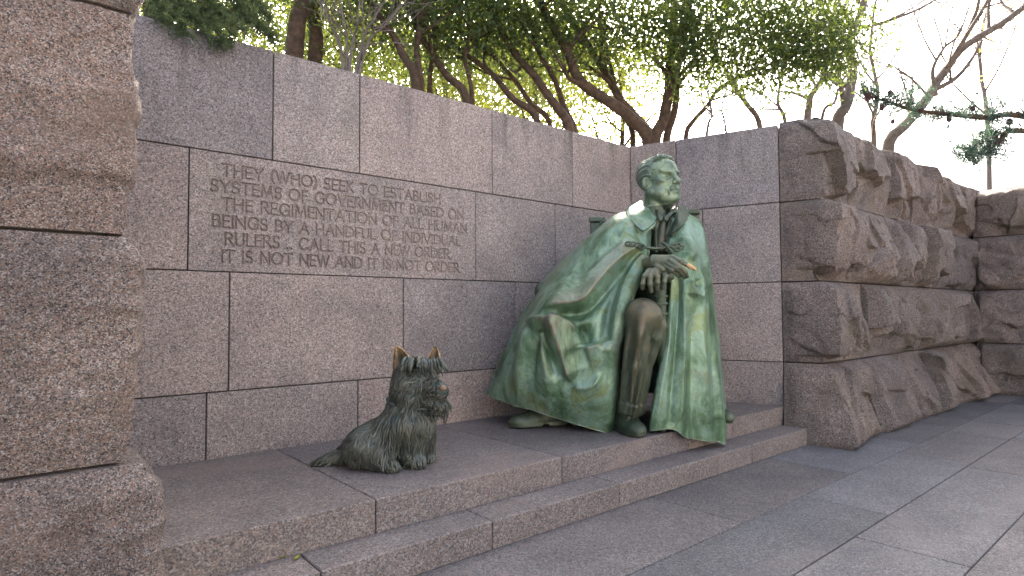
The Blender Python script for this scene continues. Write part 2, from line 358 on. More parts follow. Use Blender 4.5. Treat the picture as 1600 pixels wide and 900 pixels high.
DOG_BR = bronze('bronze_dog', [(0.3, (0.020, 0.028, 0.025)), (0.5, (0.048, 0.064, 0.058)), (0.62, (0.085, 0.118, 0.116)), (0.78, (0.056, 0.050, 0.036))], (0.10, 0.085, 0.06), rough=0.40, streak=False, sc=7, worn_pos=(0.56, 0.66), island=0.9)
EAR_BR = bronze('bronze_ear', [(0.3, (0.03, 0.028, 0.02)), (0.5, (0.075, 0.062, 0.042)), (0.7, (0.13, 0.10, 0.06))], (0.46, 0.31, 0.15), rough=0.36, streak=False, sc=9, worn_pos=(0.8, 0.9))
def leaf_mat(name, c1, c2, tr, rough=0.45, tfac=0.45):
    m, N, L, B = new_mat(name); ge = N.new('ShaderNodeNewGeometry')
    cr = ramp(N, [(0, c1), (1, c2)]); L.new(ge.outputs['Random Per Island'], cr.inputs[0]); L.new(cr.outputs[0], B.inputs['Base Color'])
    B.inputs['Roughness'].default_value = rough; B.inputs['Specular IOR Level'].default_value = 0.35
    t = N.new('ShaderNodeBsdfTranslucent'); t.inputs[0].default_value = tuple(tr)+(1,); mx = N.new('ShaderNodeMixShader'); mx.inputs[0].default_value = tfac
    L.new(B.outputs[0], mx.inputs[1]); L.new(t.outputs[0], mx.inputs[2]); L.new(mx.outputs[0], N['Material Output'].inputs[0]); return m
LEAF = leaf_mat('leaf_dark', (0.020, 0.042, 0.019), (0.055, 0.092, 0.036), (0.14, 0.185, 0.03), tfac=0.37)
LEAF_YEL = leaf_mat('leaf_yellow_green', (0.045, 0.07, 0.015), (0.085, 0.105, 0.022), (0.22, 0.24, 0.03), tfac=0.5)
JUNI = leaf_mat('juniper_scale', (0.05, 0.085, 0.04), (0.11, 0.15, 0.075), (0.14, 0.17, 0.05), 0.6, 0.35)
NEEDLE = leaf_mat('pine_needle', (0.04, 0.075, 0.065), (0.075, 0.125, 0.105), (0.07, 0.12, 0.07), 0.5, 0.3)
BUD = leaf_mat('bud_yellow', (0.35, 0.24, 0.05), (0.5, 0.36, 0.09), (0.6, 0.45, 0.1), 0.6, 0.5)
CONE = plain('pine_cone', (0.07, 0.035, 0.04), 0.7, 0.4, 40)
DRY = plain('dry_leaf', (0.20, 0.20, 0.04), 0.7, 0.3, 40)

# ================================================================== SETTING
ZB, ZL, H3, H2, H1, ZT = 0.3476, 0.1661, 0.8112, 1.6720, 2.5357, 3.384
YP, YS = -1.604, -1.877
WALL_W = 1.68
bd = np.array([math.sin(PHI), -math.cos(PHI)])       # along the short wall, towards the camera
bn = np.array([math.cos(PHI), math.sin(PHI)])        # into the short wall
GAP = 0.0045
JOINT_SAND = plain('joint_sand', (0.055, 0.052, 0.042), sc=8)
# ---- ground, terrain
mesh('ground', [(-70, -70, -0.06), (70, -70, -0.06), (70, 0.2, -0.06), (-70, 0.2, -0.06)], [[0, 1, 2, 3]], GROUND, smooth=False)['kind'] = 'structure'
tz = 3.16
ter = [(-40, 0.36), (0.1, 0.36), (1.0, -1.30), (6.9, -1.30), (7.2, -40), (90, -40), (90, 130), (-40, 130)]
tv = [(x, y, tz) for x, y in ter]; nb = len(tv)
tv += [(x, y, -0.05) for x, y in ter]
o = mesh('terrain', tv, [list(range(nb))] + [[k, nb+k, nb+(k+1) % nb, (k+1) % nb] for k in range(nb)], SOIL, smooth=False); o['kind'] = 'structure'
# ---- paving: individual flags with open joints over a dark bed
def paving():
    rng = random.Random(5); V = []; F = []; tint = []
    rows = [(-1.870, -2.033), (-2.033, -2.592), (-2.592, -3.152), (-3.152, -3.728), (-3.728, -4.29), (-4.29, -4.86)]
    rows = [(-1.2, -2.592), (-2.592, -3.152), (-3.152, -3.728), (-3.728, -4.29), (-4.29, -4.86), (-4.86, -5.43), (-5.43, -6.0)]
    joints = {0: [-4.3, -2.15, -0.385, 1.33, 3.28, 5.3], 1: [-5.2, -3.33, -1.285, 0.76, 2.3, 3.276, 5.2], 2: [-3.9, -1.857, 0.6, 2.4, 4.6]}
    y = -6.0
    while y > -9: rows.append((y, y-0.57)); y -= 0.57
    for r, (ya, yb) in enumerate(rows):
        js = joints.get(r)
        if js is None:
            js = []; x = -9 + rng.random()*2
            while x < 8: js.append(x); x += rng.uniform(1.5, 2.3)
        js = [-12.0] + js + [9.0]
        for a, b in zip(js[:-1], js[1:]):
            g = 0.0035; n = len(V); z = rng.uniform(-0.0012, 0.0012)
            x0, x1, y0, y1 = a+g, b-g, yb+g, ya-g; c = 0.004
            V += [(x0, y0, z-c), (x1, y0, z-c), (x1, y1, z-c), (x0, y1, z-c), (x0+c, y0+c, z), (x1-c, y0+c, z), (x1-c, y1-c, z), (x0+c, y1-c, z),
                  (x0, y0, -.05), (x1, y0, -.05), (x1, y1, -.05), (x0, y1, -.05)]
            F += [[n+4, n+5, n+6, n+7]] + [[n+k, n+(k+1) % 4, n+4+(k+1) % 4, n+4+k] for k in range(4)] + [[n+8+k, n+8+(k+1) % 4, n+(k+1) % 4, n+k] for k in range(4)]
            t = rng.uniform(0.78, 1.14); h = rng.uniform(-0.05, 0.06); tint += [(t*(1+h), t, t*(1-h*0.8), 1)]*12
    o = mesh('paving', V, F, GR_PAVE, smooth=False); o['kind'] = 'structure'
    at = o.data.color_attributes.new('tint', 'FLOAT_COLOR', 'POINT'); at.data.foreach_set('color', np.array(tint, np.float32).ravel())
paving()
mesh('paving_bed', [(-12, -9.3, -0.009), (9, -9.3, -0.009), (9, -1.25, -0.009), (-12, -1.25, -0.009)], [[0, 1, 2, 3]], JOINT_SAND, smooth=False)['kind'] = 'structure'

# ---- smooth ashlar walls
def back_T(V):
    V = np.asarray(V, float); s, d, z = V[:, 0], V[:, 1], V[:, 2]   # s along the wall, d into it
    return np.stack([bd[0]*s+bn[0]*d, bd[1]*s+bn[1]*d, z], 1)
long_wall = thing('granite_wall', (-2.8, 0.2, 0), 'long smooth granite block wall carved with lettering behind the bronze dog', 'wall')
courses = [(H1, ZT, [-7.0, -5.72, -4.281, -3.566, -2.146, -1.005, 0]), (H2, H1, [-7.0, -4.852, -2.357, -1.280, 0]),
           (H3, H2, [-7.0, -4.577, -3.147, -1.856, -0.55, 0]), (0.02, H3, [-7.0, -6.1, -4.72, -3.573, -2.136, -0.75, 0])]
for ci, (z0, z1, xs) in enumerate(courses):
    for a, b in zip(xs[:-1], xs[1:]):
        if ci == 1 and abs(a+4.852) < 1e-6: continue
        x1 = b-GAP if b < 0 else 0.30
        V, F = bbox(a+GAP, x1, 0.0, 0.34, z0+GAP, z1-(GAP if ci else 0), 0.004)
        mesh('stone_block', V, F, GR_WALL, long_wall, smooth=False)
V, F = bbox(-7.0, 0.28, 0.022, 0.30, 0.0, ZT-0.03, 0.002); mesh('mortar_bed', V, F, MORTAR, long_wall, smooth=False)

# lettering: single-stroke capitals on a unit body, cut as V grooves into the stone
def arc(cx, cy, rx, ry, a0, a1, n=14):
    t = np.radians(np.linspace(a0, a1, n)); return [(cx+rx*math.cos(a), cy+ry*math.sin(a)) for a in t]
GL = {
 'T': (0.66, [[(0, 1), (0.66, 1)], [(0.33, 1), (0.33, 0)]]), 'H': (0.70, [[(0.04, 1), (0.04, 0)], [(0.66, 1), (0.66, 0)], [(0.04, 0.52), (0.66, 0.52)]]),
 'E': (0.50, [[(0.04, 1), (0.04, 0)], [(0.04, 1), (0.5, 1)], [(0.04, 0.53), (0.45, 0.53)], [(0.04, 0), (0.5, 0)]]),
 'Y': (0.66, [[(0, 1), (0.33, 0.46)], [(0.66, 1), (0.33, 0.46)], [(0.33, 0.46), (0.33, 0)]]),
 '(': (0.24, [arc(0.42, 0.48, 0.36, 0.66, 120, 240)]), ')': (0.24, [arc(-0.18, 0.48, 0.36, 0.66, 60, -60)]),
 'W': (1.04, [[(0, 1), (0.28, 0), (0.52, 1), (0.76, 0), (1.04, 1)]]), 'O': (0.90, [arc(0.45, 0.5, 0.44, 0.51, 0, 360, 26)]),
 'S': (0.52, [arc(0.27, 0.75, 0.22, 0.26, 35, 270, 12)+arc(0.25, 0.245, 0.24, 0.255, 90, -150, 12)]),
 'K': (0.62, [[(0.04, 1), (0.04, 0)], [(0.57, 1), (0.05, 0.46)], [(0.18, 0.60), (0.62, 0)]]),
 'A': (0.74, [[(0, 0), (0.37, 1), (0.74, 0)], [(0.13, 0.35), (0.61, 0.35)]]),
 'B': (0.56, [[(0.04, 0), (0.04, 1), (0.26, 1)]+arc(0.26, 0.765, 0.22, 0.235, 90, -90, 9)+[(0.04, 0.53)], [(0.26, 0.53)]+arc(0.28, 0.265, 0.26, 0.265, 90, -90, 9)+[(0.04, 0)]]),
 'L': (0.48, [[(0.04, 1), (0.04, 0), (0.48, 0)]]), 'I': (0.10, [[(0.05, 1), (0.05, 0)]]),
 'M': (0.90, [[(0.04, 0), (0.14, 1), (0.45, 0.12), (0.76, 1), (0.86, 0)]]), 'F': (0.48, [[(0.04, 1), (0.04, 0)], [(0.04, 1), (0.48, 1)], [(0.04, 0.53), (0.42, 0.53)]]),
 'G': (0.82, [arc(0.46, 0.5, 0.43, 0.51, 42, 300, 20)+[(0.76, 0.10), (0.76, 0.46), (0.56, 0.46)]]), 'V': (0.70, [[(0, 1), (0.35, 0), (0.70, 1)]]),
 'R': (0.60, [[(0.04, 0), (0.04, 1), (0.28, 1)]+arc(0.28, 0.755, 0.23, 0.245, 90, -90, 9)+[(0.04, 0.51)], [(0.26, 0.51), (0.62, 0)]]),
 'N': (0.74, [[(0.04, 0), (0.04, 1), (0.70, 0), (0.70, 1)]]), 'D': (0.74, [[(0.04, 0), (0.04, 1), (0.26, 1)]+arc(0.26, 0.5, 0.47, 0.5, 90, -90, 14)+[(0.04, 0)]]),
 'U': (0.68, [[(0.04, 1), (0.04, 0.34)]+arc(0.34, 0.32, 0.30, 0.33, 180, 360, 11)+[(0.64, 1)]]), 'C': (0.78, [arc(0.46, 0.5, 0.43, 0.51, 45, 315, 20)]), '.': (0.12, [[(0.05, 0.02), (0.07, 0.02)]])}
TEXT = [('THEY (WHO) SEEK TO ESTABLISH', -4.640, -2.762, 2.369, 2.453), ('SYSTEMS OF GOVERNMENT BASED ON', -4.715, -2.502, 2.246, 2.331),
        ('THE REGIMENTATION OF ALL HUMAN', -4.637, -2.464, 2.121, 2.206), ('BEINGS BY A HANDFUL OF INDIVIDUAL', -4.700, -2.538, 1.994, 2.077),
        ('RULERS .. CALL THIS A NEW ORDER.', -4.615, -2.638, 1.867, 1.953), ('IT IS NOT NEW AND IT IS NOT ORDER.', -4.636, -2.532, 1.742, 1.826)]
def carve():
    a, b = -4.852+GAP, -2.357-GAP; z0, z1 = H2+GAP, H1-GAP; st = 0.0038
    nx = int((b-a)/st)+1; nz = int((z1-z0)/st)+1; xs = np.linspace(a, b, nx); zs = np.linspace(z0, z1, nz)
    D = np.zeros((nx, nz)); hw = 0.0082; dep = 0.014
    for line, xa, xb, za, zb in TEXT:
        adv = sum(0.30 if c == ' ' else GL[c][0] for c in line); gaps = len(line)-1; h = zb-za
        sp = 0.17; sx = (xb-xa)/((adv+sp*gaps)); x = xa
        for c in line:
            if c == ' ': x += (0.30+sp)*sx; continue
            w, strokes = GL[c]
            for s in strokes:
                P = [(x+p[0]*sx, za+p[1]*h) for p in s]
                for p, q in zip(P[:-1], P[1:]):
                    if math.hypot(p[0]-q[0], p[1]-q[1]) < 1e-7: continue
                    i0 = int((min(p[0], q[0])-0.02-a)/st); i1 = int((max(p[0], q[0])+0.02-a)/st)+2; j0 = int((min(p[1], q[1])-0.02-z0)/st); j1 = int((max(p[1], q[1])+0.02-z0)/st)+2
                    X, Z = np.meshgrid(xs[i0:i1], zs[j0:j1], indexing='ij'); dx, dz = q[0]-p[0], q[1]-p[1]
                    t = np.clip(((X-p[0])*dx+(Z-p[1])*dz)/(dx*dx+dz*dz), 0, 1); d = np.hypot(X-p[0]-t*dx, Z-p[1]-t*dz)
                    flare = hw*(0.84+0.26*np.abs(2*t-1)**3)*(0.8 if abs(dx) > 2*abs(dz) else 1.0)
                    D[i0:i1, j0:j1] = np.maximum(D[i0:i1, j0:j1], dep*np.clip(1.15-d/flare, 0, 0.8))
            x += (w+sp)*sx
    X, Z = np.meshgrid(xs, zs, indexing='ij'); V = np.stack([X, D, Z], -1).reshape(-1, 3); F = grid_faces(nx, nz)
    deep = D.ravel()[F].max(1) > 0.0015
    block = thing_child_block(V, F[~deep], a, b, z0, z1)
    used = np.unique(F[deep]); re = np.zeros(len(V), int); re[used] = np.arange(len(used))
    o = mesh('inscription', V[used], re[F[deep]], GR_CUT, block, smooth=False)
    o['label'] = 'carved capital lettering cut into the granite'
def thing_child_block(V, F, a, b, z0, z1):
    n = len(V); W = [(a, 0, z0), (b, 0, z0), (b, 0, z1), (a, 0, z1), (a, 0.34, z0), (b, 0.34, z0), (b, 0.34, z1), (a, 0.34, z1)]
    G = np.array([[4, 5, 1, 0], [5, 6, 2, 1], [6, 7, 3, 2], [7, 4, 0, 3], [5, 4, 7, 6]])+n
    o = mesh('stone_block', np.vstack([V, W]), [F, G], GR_WALL, long_wall, smooth=False); o['label'] = 'granite block carved with six lines of capital letters'
    return o
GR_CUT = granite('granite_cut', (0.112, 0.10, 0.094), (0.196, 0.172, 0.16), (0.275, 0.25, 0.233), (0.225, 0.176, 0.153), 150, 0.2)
carve()
short_wall = thing('granite_wall', (0.3, -0.8, 0), 'short smooth granite wall set at an angle behind the seated bronze man', 'wall')
bcourses = [(H1, ZT, [0.012, 0.569, WALL_W]), (H2, H1, [0.012, 0.8645, WALL_W]), (H3, H2, [0.012, 0.4, 1.1, WALL_W]), (0.02, H3, [0.012, 0.75, WALL_W])]
bcourses[2] = (H3, H2, [0.012, 0.42, WALL_W])
for ci, (z0, z1, ss) in enumerate(bcourses):
    for a, b in zip(ss[:-1], ss[1:]):
        V, F = bbox(a+GAP, b-GAP, 0.0, 0.34, z0+GAP, z1-(GAP if ci else 0), 0.004, back_T); mesh('stone_block', V, F[::1], GR_WALL, short_wall, smooth=False)
V, F = bbox(0.02, WALL_W-0.01, 0.022, 0.30, 0.0, ZT-0.03, 0.002, back_T); mesh('mortar_bed', V, F, MORTAR, short_wall, smooth=False)

# ---- platform and step
plat = thing('stone_platform', (-2.5, -0.8, 0), 'raised granite slab platform carrying the bronze man and dog', 'platform')
def x_end(y, back=0.0): return -y*math.tan(PHI)-back       # face of the short wall at this y
pj = [-5.9, -4.238, -2.80, -1.25, -0.52]
for k, (a, b) in enumerate(zip(pj, pj[1:]+[0.62])):
    V, F = bbox(a+GAP*0.8, b-(GAP*0.8 if k < 4 else 0), YP, -0.006, ZL-0.15, ZB, 0.005); 
    if k == 4:
        V = V.copy(); lim = x_end(V[:, 1])-0.004; V[:, 0] = np.where(V[:, 0] > 0, lim, V[:, 0])
    if k == 3: pass
    mesh('stone_slab', V, F, GR_STEP, plat, smooth=False)
V, F = bbox(-5.9, 0.3, YP+0.02, -0.03, 0.0, ZB-0.012, 0.002); V[:, 0] = np.minimum(V[:, 0], x_end(V[:, 1])-0.01); mesh('mortar_bed', V, F, MORTAR, plat, smooth=False)
stp = thing('stone_step', (-2.3, -1.74, 0), 'low granite step running along the front of the platform', 'step')
sj = [-5.9, -4.66, -3.639, -2.512, -0.682, 0.42]
for k, (a, b) in enumerate(zip(sj[:-1], sj[1:])):
    V, F = bbox(a+GAP*0.8, b-GAP*0.8, YS, YP-0.004, 0.0, ZL, 0.006); mesh('stone_slab', V, F, GR_STEP, stp, smooth=False)
V, F = bbox(-5.9, 0.40, YS+0.02, YP-0.02, 0.0, ZL-0.012, 0.002); mesh('mortar_bed', V, F, MORTAR, stp, smooth=False)

# ---- quarry-faced rough walls
def rough_block(name, parent, path, z0, z1, seed, amp, mat, res=0.022, flare=0.0, depth=0.45, ledge=None, gapz=0.007, fine=0.010, ends=(True, True), cells=None, pillow=0.5, topr=0.0, lean=0.0, first=1.0):
    rng = np.random.RandomState(seed); path = np.asarray(path, float)
    seg = np.linalg.norm(np.diff(path, axis=0), axis=1); L = np.concatenate([[0], np.cumsum(seg)]); U = L[-1]
    nu = max(6, int(U/res)); nv = max(6, int((z1-z0)/res)); u = np.linspace(0, U, nu); v = np.linspace(z0+gapz, z1-gapz, nv)
    P = np.stack([np.interp(u, L, path[:, k]) for k in (0, 1)], 1)
    T = np.gradient(P, axis=0); T = unit(T); k = np.exp(-np.linspace(-2, 2, 5)**2); k /= k.sum()
    Tp = np.stack([np.convolve(np.pad(T[:, c], 2, mode='edge'), k, 'valid') for c in (0, 1)], 1); Tp = unit(Tp); Nn = np.stack([Tp[:, 1], -Tp[:, 0]], 1)
    UU, VV = np.meshgrid(u, v, indexing='ij'); H = z1-z0; vn = (VV-z0)/H
    w = np.stack([UU, VV, np.zeros_like(UU)+seed*3.1], -1)
    uw = UU+0.10*noise(w*3.1, seed); vw = VV+0.08*noise(w*3.3+9, seed+1)
    K = cells or max(3, int(U*H*3.4)); cu = rng.uniform(0, U, K); cv = rng.uniform(z0, z1, K); hh = rng.uniform(0.15, 1.0, K); gu = rng.uniform(-1.6, 1.6, K); gv = rng.uniform(-1.9, 1.3, K)
    dist = np.hypot((uw[..., None]-cu)*1.15, vw[..., None]-cv); idx = np.argsort(dist, -1)[..., :2]
    def plane(i): return hh[i]+gu[i]*(UU-cu[i])+gv[i]*(VV-cv[i])
    d0 = np.take_along_axis(dist, idx[..., :1], -1)[..., 0]; d1 = np.take_along_axis(dist, idx[..., 1:2], -1)[..., 0]
    bl = np.clip(0.5+(d1-d0)/0.02, 0.5, 1); fac = plane(idx[..., 0])*bl+plane(idx[..., 1])*(1-bl)
    K2 = K*4; cu2 = rng.uniform(0, U, K2); cv2 = rng.uniform(z0, z1, K2); h2_ = rng.uniform(-0.16, 0.16, K2); gu2 = rng.uniform(-2.4, 2.4, K2); gv2 = rng.uniform(-2.2, 1.9, K2)
    i2 = np.empty(UU.shape, int)
    for q in range(0, nu, 64): i2[q:q+64] = np.argmin((uw[q:q+64, :, None]-cu2)**2+(vw[q:q+64, :, None]-cv2)**2, -1)
    sub = h2_[i2]+gu2[i2]*(UU-cu2[i2])+gv2[i2]*(VV-cv2[i2])
    fac = np.clip(fac+0.42*sub, -0.25, 1.45)
    fac = (1-pillow)*fac+pillow*(1-(2*vn-1)**2)*1.1
    if ledge is not None:                                     # broken ledge: stone below an irregular line is knocked back
        lz, ldep, side = ledge
        nk = max(3, int(U/0.30)); kx = np.sort(np.concatenate([[0, U], rng.uniform(0, U, nk)])); kz = lz+rng.uniform(-0.20, 0.16, nk+2); kd = rng.uniform(0.0, 1.25, nk+2)
        uj = UU+0.05*fbm(w*5, seed+2, 3); line = np.interp(uj, kx, kz)+0.05*fbm(w*6, seed+3, 4); ldep = ldep*np.interp(uj, kx, kd)
        fac = fac-ldep*sstep(0.0, 0.035, (line-VV)*side)
    e = np.minimum(VV-z0, z1-VV); m = 0.30*sstep(0.0, 0.012, e)+0.70*sstep(0.0, 0.10, e)
    if ends[0]: m = m*(0.25+0.75*sstep(0, 0.10, UU))
    if ends[1]: m = m*(0.25+0.75*sstep(0, 0.10, U-UU))
    if first != 1.0: m = m*(np.where(UU < L[1], first, 1.0))
    d = m*amp*fac + flare*(1-vn)**1.5
    d = d + (0.25+0.75*m)*(fine*fbm(w*9, seed+5, 5, 0.62)*2.2 + 0.9*fine*np.abs(noise(w*17, seed+9))+0.035*fbm(w*2.6, seed+6, 3))
    d = d - 0.018*(1-m)
    if topr: d = d - topr*sstep(1-0.16/H, 1.0, vn)**2
    DX, DY = Nn[:, None, 0]*d, Nn[:, None, 1]*d
    if first != 1.0:                                           # flat end face meeting the bulging face along a crisp broken arris
        n0 = unit(np.diff(path[:2], axis=0))[0]; n1 = unit(np.diff(path[1:3], axis=0))[0]; n0 = np.array([n0[1], -n0[0]]); n1 = np.array([n1[1], -n1[0]])
        jc = int(np.searchsorted(u, L[1])); dc = d[jc+2]; fr = np.clip(UU/L[1], 0, 1)**1.4; e0 = UU < L[1]; dl = d-(d[jc+2]-d[jc+1])*0
        d = np.where(UU >= L[1], d, d)
        DX = np.where(e0, n0[0]*d+n1[0]*dc*fr, n1[0]*d); DY = np.where(e0, n0[1]*d+n1[1]*dc*fr, n1[1]*d)
    X = np.stack([P[:, None, 0]+DX, P[:, None, 1]+DY, VV+ (topr*0.5*fbm(w*2.2, seed+8, 4) - topr*0.25)*sstep(0.55, 1.0, vn)], -1)
    X[..., 2] += lean*0
    V = [X.reshape(-1, 3)]; F = [grid_faces(nu, nv)]; n = nu*nv
    sd_ = unit(np.diff(path, axis=0)); sn_ = np.stack([sd_[:, 1], -sd_[:, 0]], 1)
    def inner(off):                                            # mitred offset of the path
        q = [path[0]-sn_[0]*off]
        for a in range(1, len(path)-1):
            b_ = unit(sn_[a-1]+sn_[a]); q.append(path[a]-b_*off/max(0.35, b_@sn_[a]))
        q.append(path[-1]-sn_[-1]*off); q = np.array(q); return np.stack([np.interp(u, L, q[:, c]) for c in (0, 1)], 1)
    back = inner(depth); mid = inner(depth*0.35)
    top = X[:, -1]; bot = X[:, 0]
    jit = topr*0.6*fbm(np.stack([u*3, u*0+seed, u*0], -1), seed+4, 4)
    tm = np.column_stack([mid, top[:, 2]+topr*0.25+jit]); tb = np.column_stack([back, top[:, 2]+jit*0.5])
    bb = np.column_stack([back, bot[:, 2]]); bm_ = np.column_stack([mid, bot[:, 2]])
    V += [tm, tb, bb, bm_]; i = np.arange(nu-1)
    t = i*nv+nv-1; t2 = (i+1)*nv+nv-1; o1, o2, o3, o4 = n, n+nu, n+2*nu, n+3*nu
    F += [np.stack([t, t2, o1+i+1, o1+i], 1), np.stack([o1+i, o1+i+1, o2+i+1, o2+i], 1), np.stack([o2+i, o2+i+1, o3+i+1, o3+i], 1), np.stack([o3+i, o3+i+1, o4+i+1, o4+i], 1), np.stack([o4+i, o4+i+1, (i+1)*nv, i*nv], 1)]
    V = np.concatenate(V); F = [f for f in F]
    for q, rev in ((0, False), (nu-1, True)):
        a = list(q*nv+np.arange(nv))+[o1+q, o2+q, o3+q, o4+q]
        F.append(np.array([a[::-1] if rev else a]))
    return mesh(name, V, F, mat, parent, smooth=True)
def sharp(o, ang=38):
    o.data.set_sharp_from_angle(angle=rad(ang))
# left foreground pier
pier = thing('rough_stone_wall', (-7.0, -1.4, 0), 'near rough pink granite pier of huge blocks rising past the top of the view', 'wall')
px0, px1 = -9.5, -5.462
def pier_path(dx=0.0, dy=0.0): return [(px0, -1.955-dy), (px1+dx, -1.955-dy), (px1+dx-0.01, -0.30)]
for (z0, z1, dx, dy, am, fl, led, sd_, tn) in ((-0.02, H3, 0.075, 0.02, 0.055, 0.03, None, 21, 1), (H3, H2, 0.012, 0.0, 0.050, 0.0, None, 22, 1), (H2, H1, 0.0, 0.0, 0.030, 0.0, (H2+0.13, 1.2, 1), 29, 1), (H1, H1+0.86, 0.02, 0.0, 0.05, 0.0, None, 24, 1)):
    o = rough_block('stone_block', pier, pier_path(dx, dy), z0, z1, sd_, am, GR_PILLAR, res=0.0125, flare=fl, depth=0.6, ledge=led, fine=0.012, pillow=0.3, gapz=0.006); sharp(o, 45)
V, F = bbox(px0, px1-0.06, -1.90, -0.4, 0.0, H1+0.8, 0.01); mesh('mortar_bed', V, F, MORTAR, pier, smooth=False)
# right-hand return and far wall
c0 = bd*WALL_W; c1 = bd*2.075
rough = thing('rough_stone_wall', (3.0, -1.8, 0), 'quarry-faced granite wall of bulging blocks beside the platform step', 'wall')
def split(z0, z1, js, seed, amp, fl, led=None, topr=0.0, yoff=0.0):
    xs = [c1[0]]+js+[6.9]
    for k in range(len(xs)-1):
        if k == 0: path = [tuple(c0+bd*0.006), tuple(c1), (xs[1]-0.004, c1[1]-yoff)]
        else: path = [(xs[k]+0.004, c1[1]-yoff), (xs[k+1]-0.004, c1[1]-yoff)]
        l = led[k % len(led)] if led else None
        o = rough_block('stone_block', rough, path, z0, z1, seed+k*7, amp, GR_ROUGH, res=0.014 if k == 0 else 0.02, flare=fl, ledge=l, depth=0.5, topr=topr, fine=0.008, ends=(True, True), pillow=0.26, first=0.3 if k == 0 else 1.0); sharp(o, 30)
split(H1, ZT+0.06, [1.45, 3.6], 41, 0.16, 0.0, [(H1+0.22, 0.9, 1), (H1+0.33, 1.1, 1), (H1+0.26, 0.9, 1)], topr=0.06)
split(H2, H1, [2.55, 4.4], 53, 0.24, 0.0, [(H2+0.25, 0.8, 1), (H2+0.2, 0.7, 1), (H2+0.25, 0.8, 1)])
split(H3, H2, [1.75, 3.5], 67, 0.20, 0.0, [(H3+0.22, 0.8, 1), (H3+0.18, 0.9, 1), (H3+0.2, 0.7, 1)])
split(-0.03, H3, [1.65, 2.9, 4.3], 83, 0.20, 0.20, [None, None, (0.2, 0.5, 1), None])
V, F = bbox(1.25, 6.9, c1[1]+0.20, c1[1]+0.45, 0, ZT-0.1, 0.01); mesh('mortar_bed', V, F, MORTAR, rough, smooth=False)
farw = thing('rough_stone_wall', (6.8, -5.0, 0), 'far dark rough granite wall closing the right side of the court', 'wall')
fx = 6.35
for ci, (z0, z1, js, am, tr) in enumerate(((-0.03, H3, [-3.2, -4.9], 0.12, 0), (H3, H2, [-4.0, -6.0], 0.12, 0), (H2, H1, [-3.4, -5.2], 0.14, 0), (H1, ZT-0.06, [-3.9, -6.2], 0.12, 0.08))):
    ys = [-2.02]+js+[-9.5]
    for k in range(len(ys)-1):
        o = rough_block('stone_block', farw, [(fx, ys[k]-0.004), (fx, ys[k+1]+0.004)], z0, z1, 120+ci*11+k, am, GR_ROUGH, res=0.024, fine=0.008, pillow=0.3, ledge=[(z0+0.25, 0.8, 1), None][k % 2], depth=0.5, topr=tr); sharp(o, 40)
V, F = bbox(fx+0.2, fx+0.45, -9.5, -2.1, 0, ZT-0.15, 0.01); mesh('mortar_bed', V, F, MORTAR, farw, smooth=False)

# sunlit granite wall added behind the viewpoint, unseen: throws warm light back on the alcove
bounce_wall = thing('granite_wall', (-2.0, -13.2, 0), 'long pale granite wall added out of view to bounce sunlight onto the alcove', 'wall')
for k in range(8):
    for q in range(4):
        V, F = bbox(-16+k*3.2+0.005+(q % 2)*0.9, -16+(k+1)*3.2-0.005+(q % 2)*0.9, -13.6, -13.0-0.03*((k*7+q*3) % 4), q*1.05+0.005, (q+1)*1.05-0.005, 0.02); mesh('stone_block', V, F, BOUNCE_GRANITE, bounce_wall, smooth=False)

# ================================================================== TREES AND SHRUBS
def frame_vec(dx, dy, dd): return RT*dx + UP*dy - FW*dd       # right, up, towards the camera
class Tree:
    def __init__(s, seed): s.rng = np.random.RandomState(seed); s.wood = MB(); s.tips = []
    def stem(s, pts, r0, r1, n=22, sides=8, kids=0, kid_len=1.0, depth=2, wob=0.0, up=0.5, from_t=0.35, kid_r=None):
        """pts: list of (px, py, w) the stem runs through."""
        P = np.array([pt(*p) for p in pts]); s.limb(P, r0, r1, n, sides, kids, kid_len, depth, wob, up, from_t, kid_r)
    def limb(s, P, r0, r1, n, sides, kids, kid_len, depth, wob=0.0, up=0.5, from_t=0.35, kid_r=None):
        rng = s.rng; Q = crom(P, n); L = np.linalg.norm(np.diff(Q, axis=0), axis=1).sum()
        t = np.linspace(0, 1, n)
        if wob: Q = Q + wob*np.stack([noise(np.stack([t*L*1.6+rng.rand()*50, t*0+k*9.1, t*0], -1), 3+k) for k in range(3)], 1)*np.minimum(1, t*4)[:, None]
        R = r0+(r1-r0)*t**0.8; R = R*(1+0.10*noise(np.stack([t*L*5+rng.rand()*50, t*0, t*0], -1), 8))
        V, F = tube(Q, R, sides); s.wood.add(V, F)
        if depth <= 0 or kids == 0: s.tips.append(Q[int(n*0.45):])
        else: s.tips.append(Q[int(n*0.8):])
        T = unit(np.gradient(Q, axis=0))
        for k in range(kids):
            i = int(n*(from_t+(1-from_t)*(k+rng.rand())/kids)); i = min(i, n-2); d = T[i]; a = unit(rng.normal(size=3)); a = unit(a-d*(a@d))
            v = unit(d*rng.uniform(0.25, 0.9)+a*rng.uniform(0.6, 1.0)+np.array([0, 0, up])*rng.rand())
            l = kid_len*rng.uniform(0.6, 1.25)*(1.1-0.4*i/n); bend = unit(rng.normal(size=3))*0.25
            C = np.array([Q[i], Q[i]+v*l*0.4, Q[i]+(v+bend*0.6+np.array([0, 0, up*0.15]))*l*0.75, Q[i]+(v+bend+np.array([0, 0, up*0.25]))*l])
            rr = min(R[i]*0.62, kid_r or 1) if kid_r is None else min(R[i]*0.62, kid_r)
            s.limb(C, rr, max(0.0025, rr*0.35), max(6, n//2), max(4, sides-2), max(0, kids//2+1) if depth > 1 else 0, kid_len*0.55, depth-1, wob*0.5, up*0.6, 0.25, None)
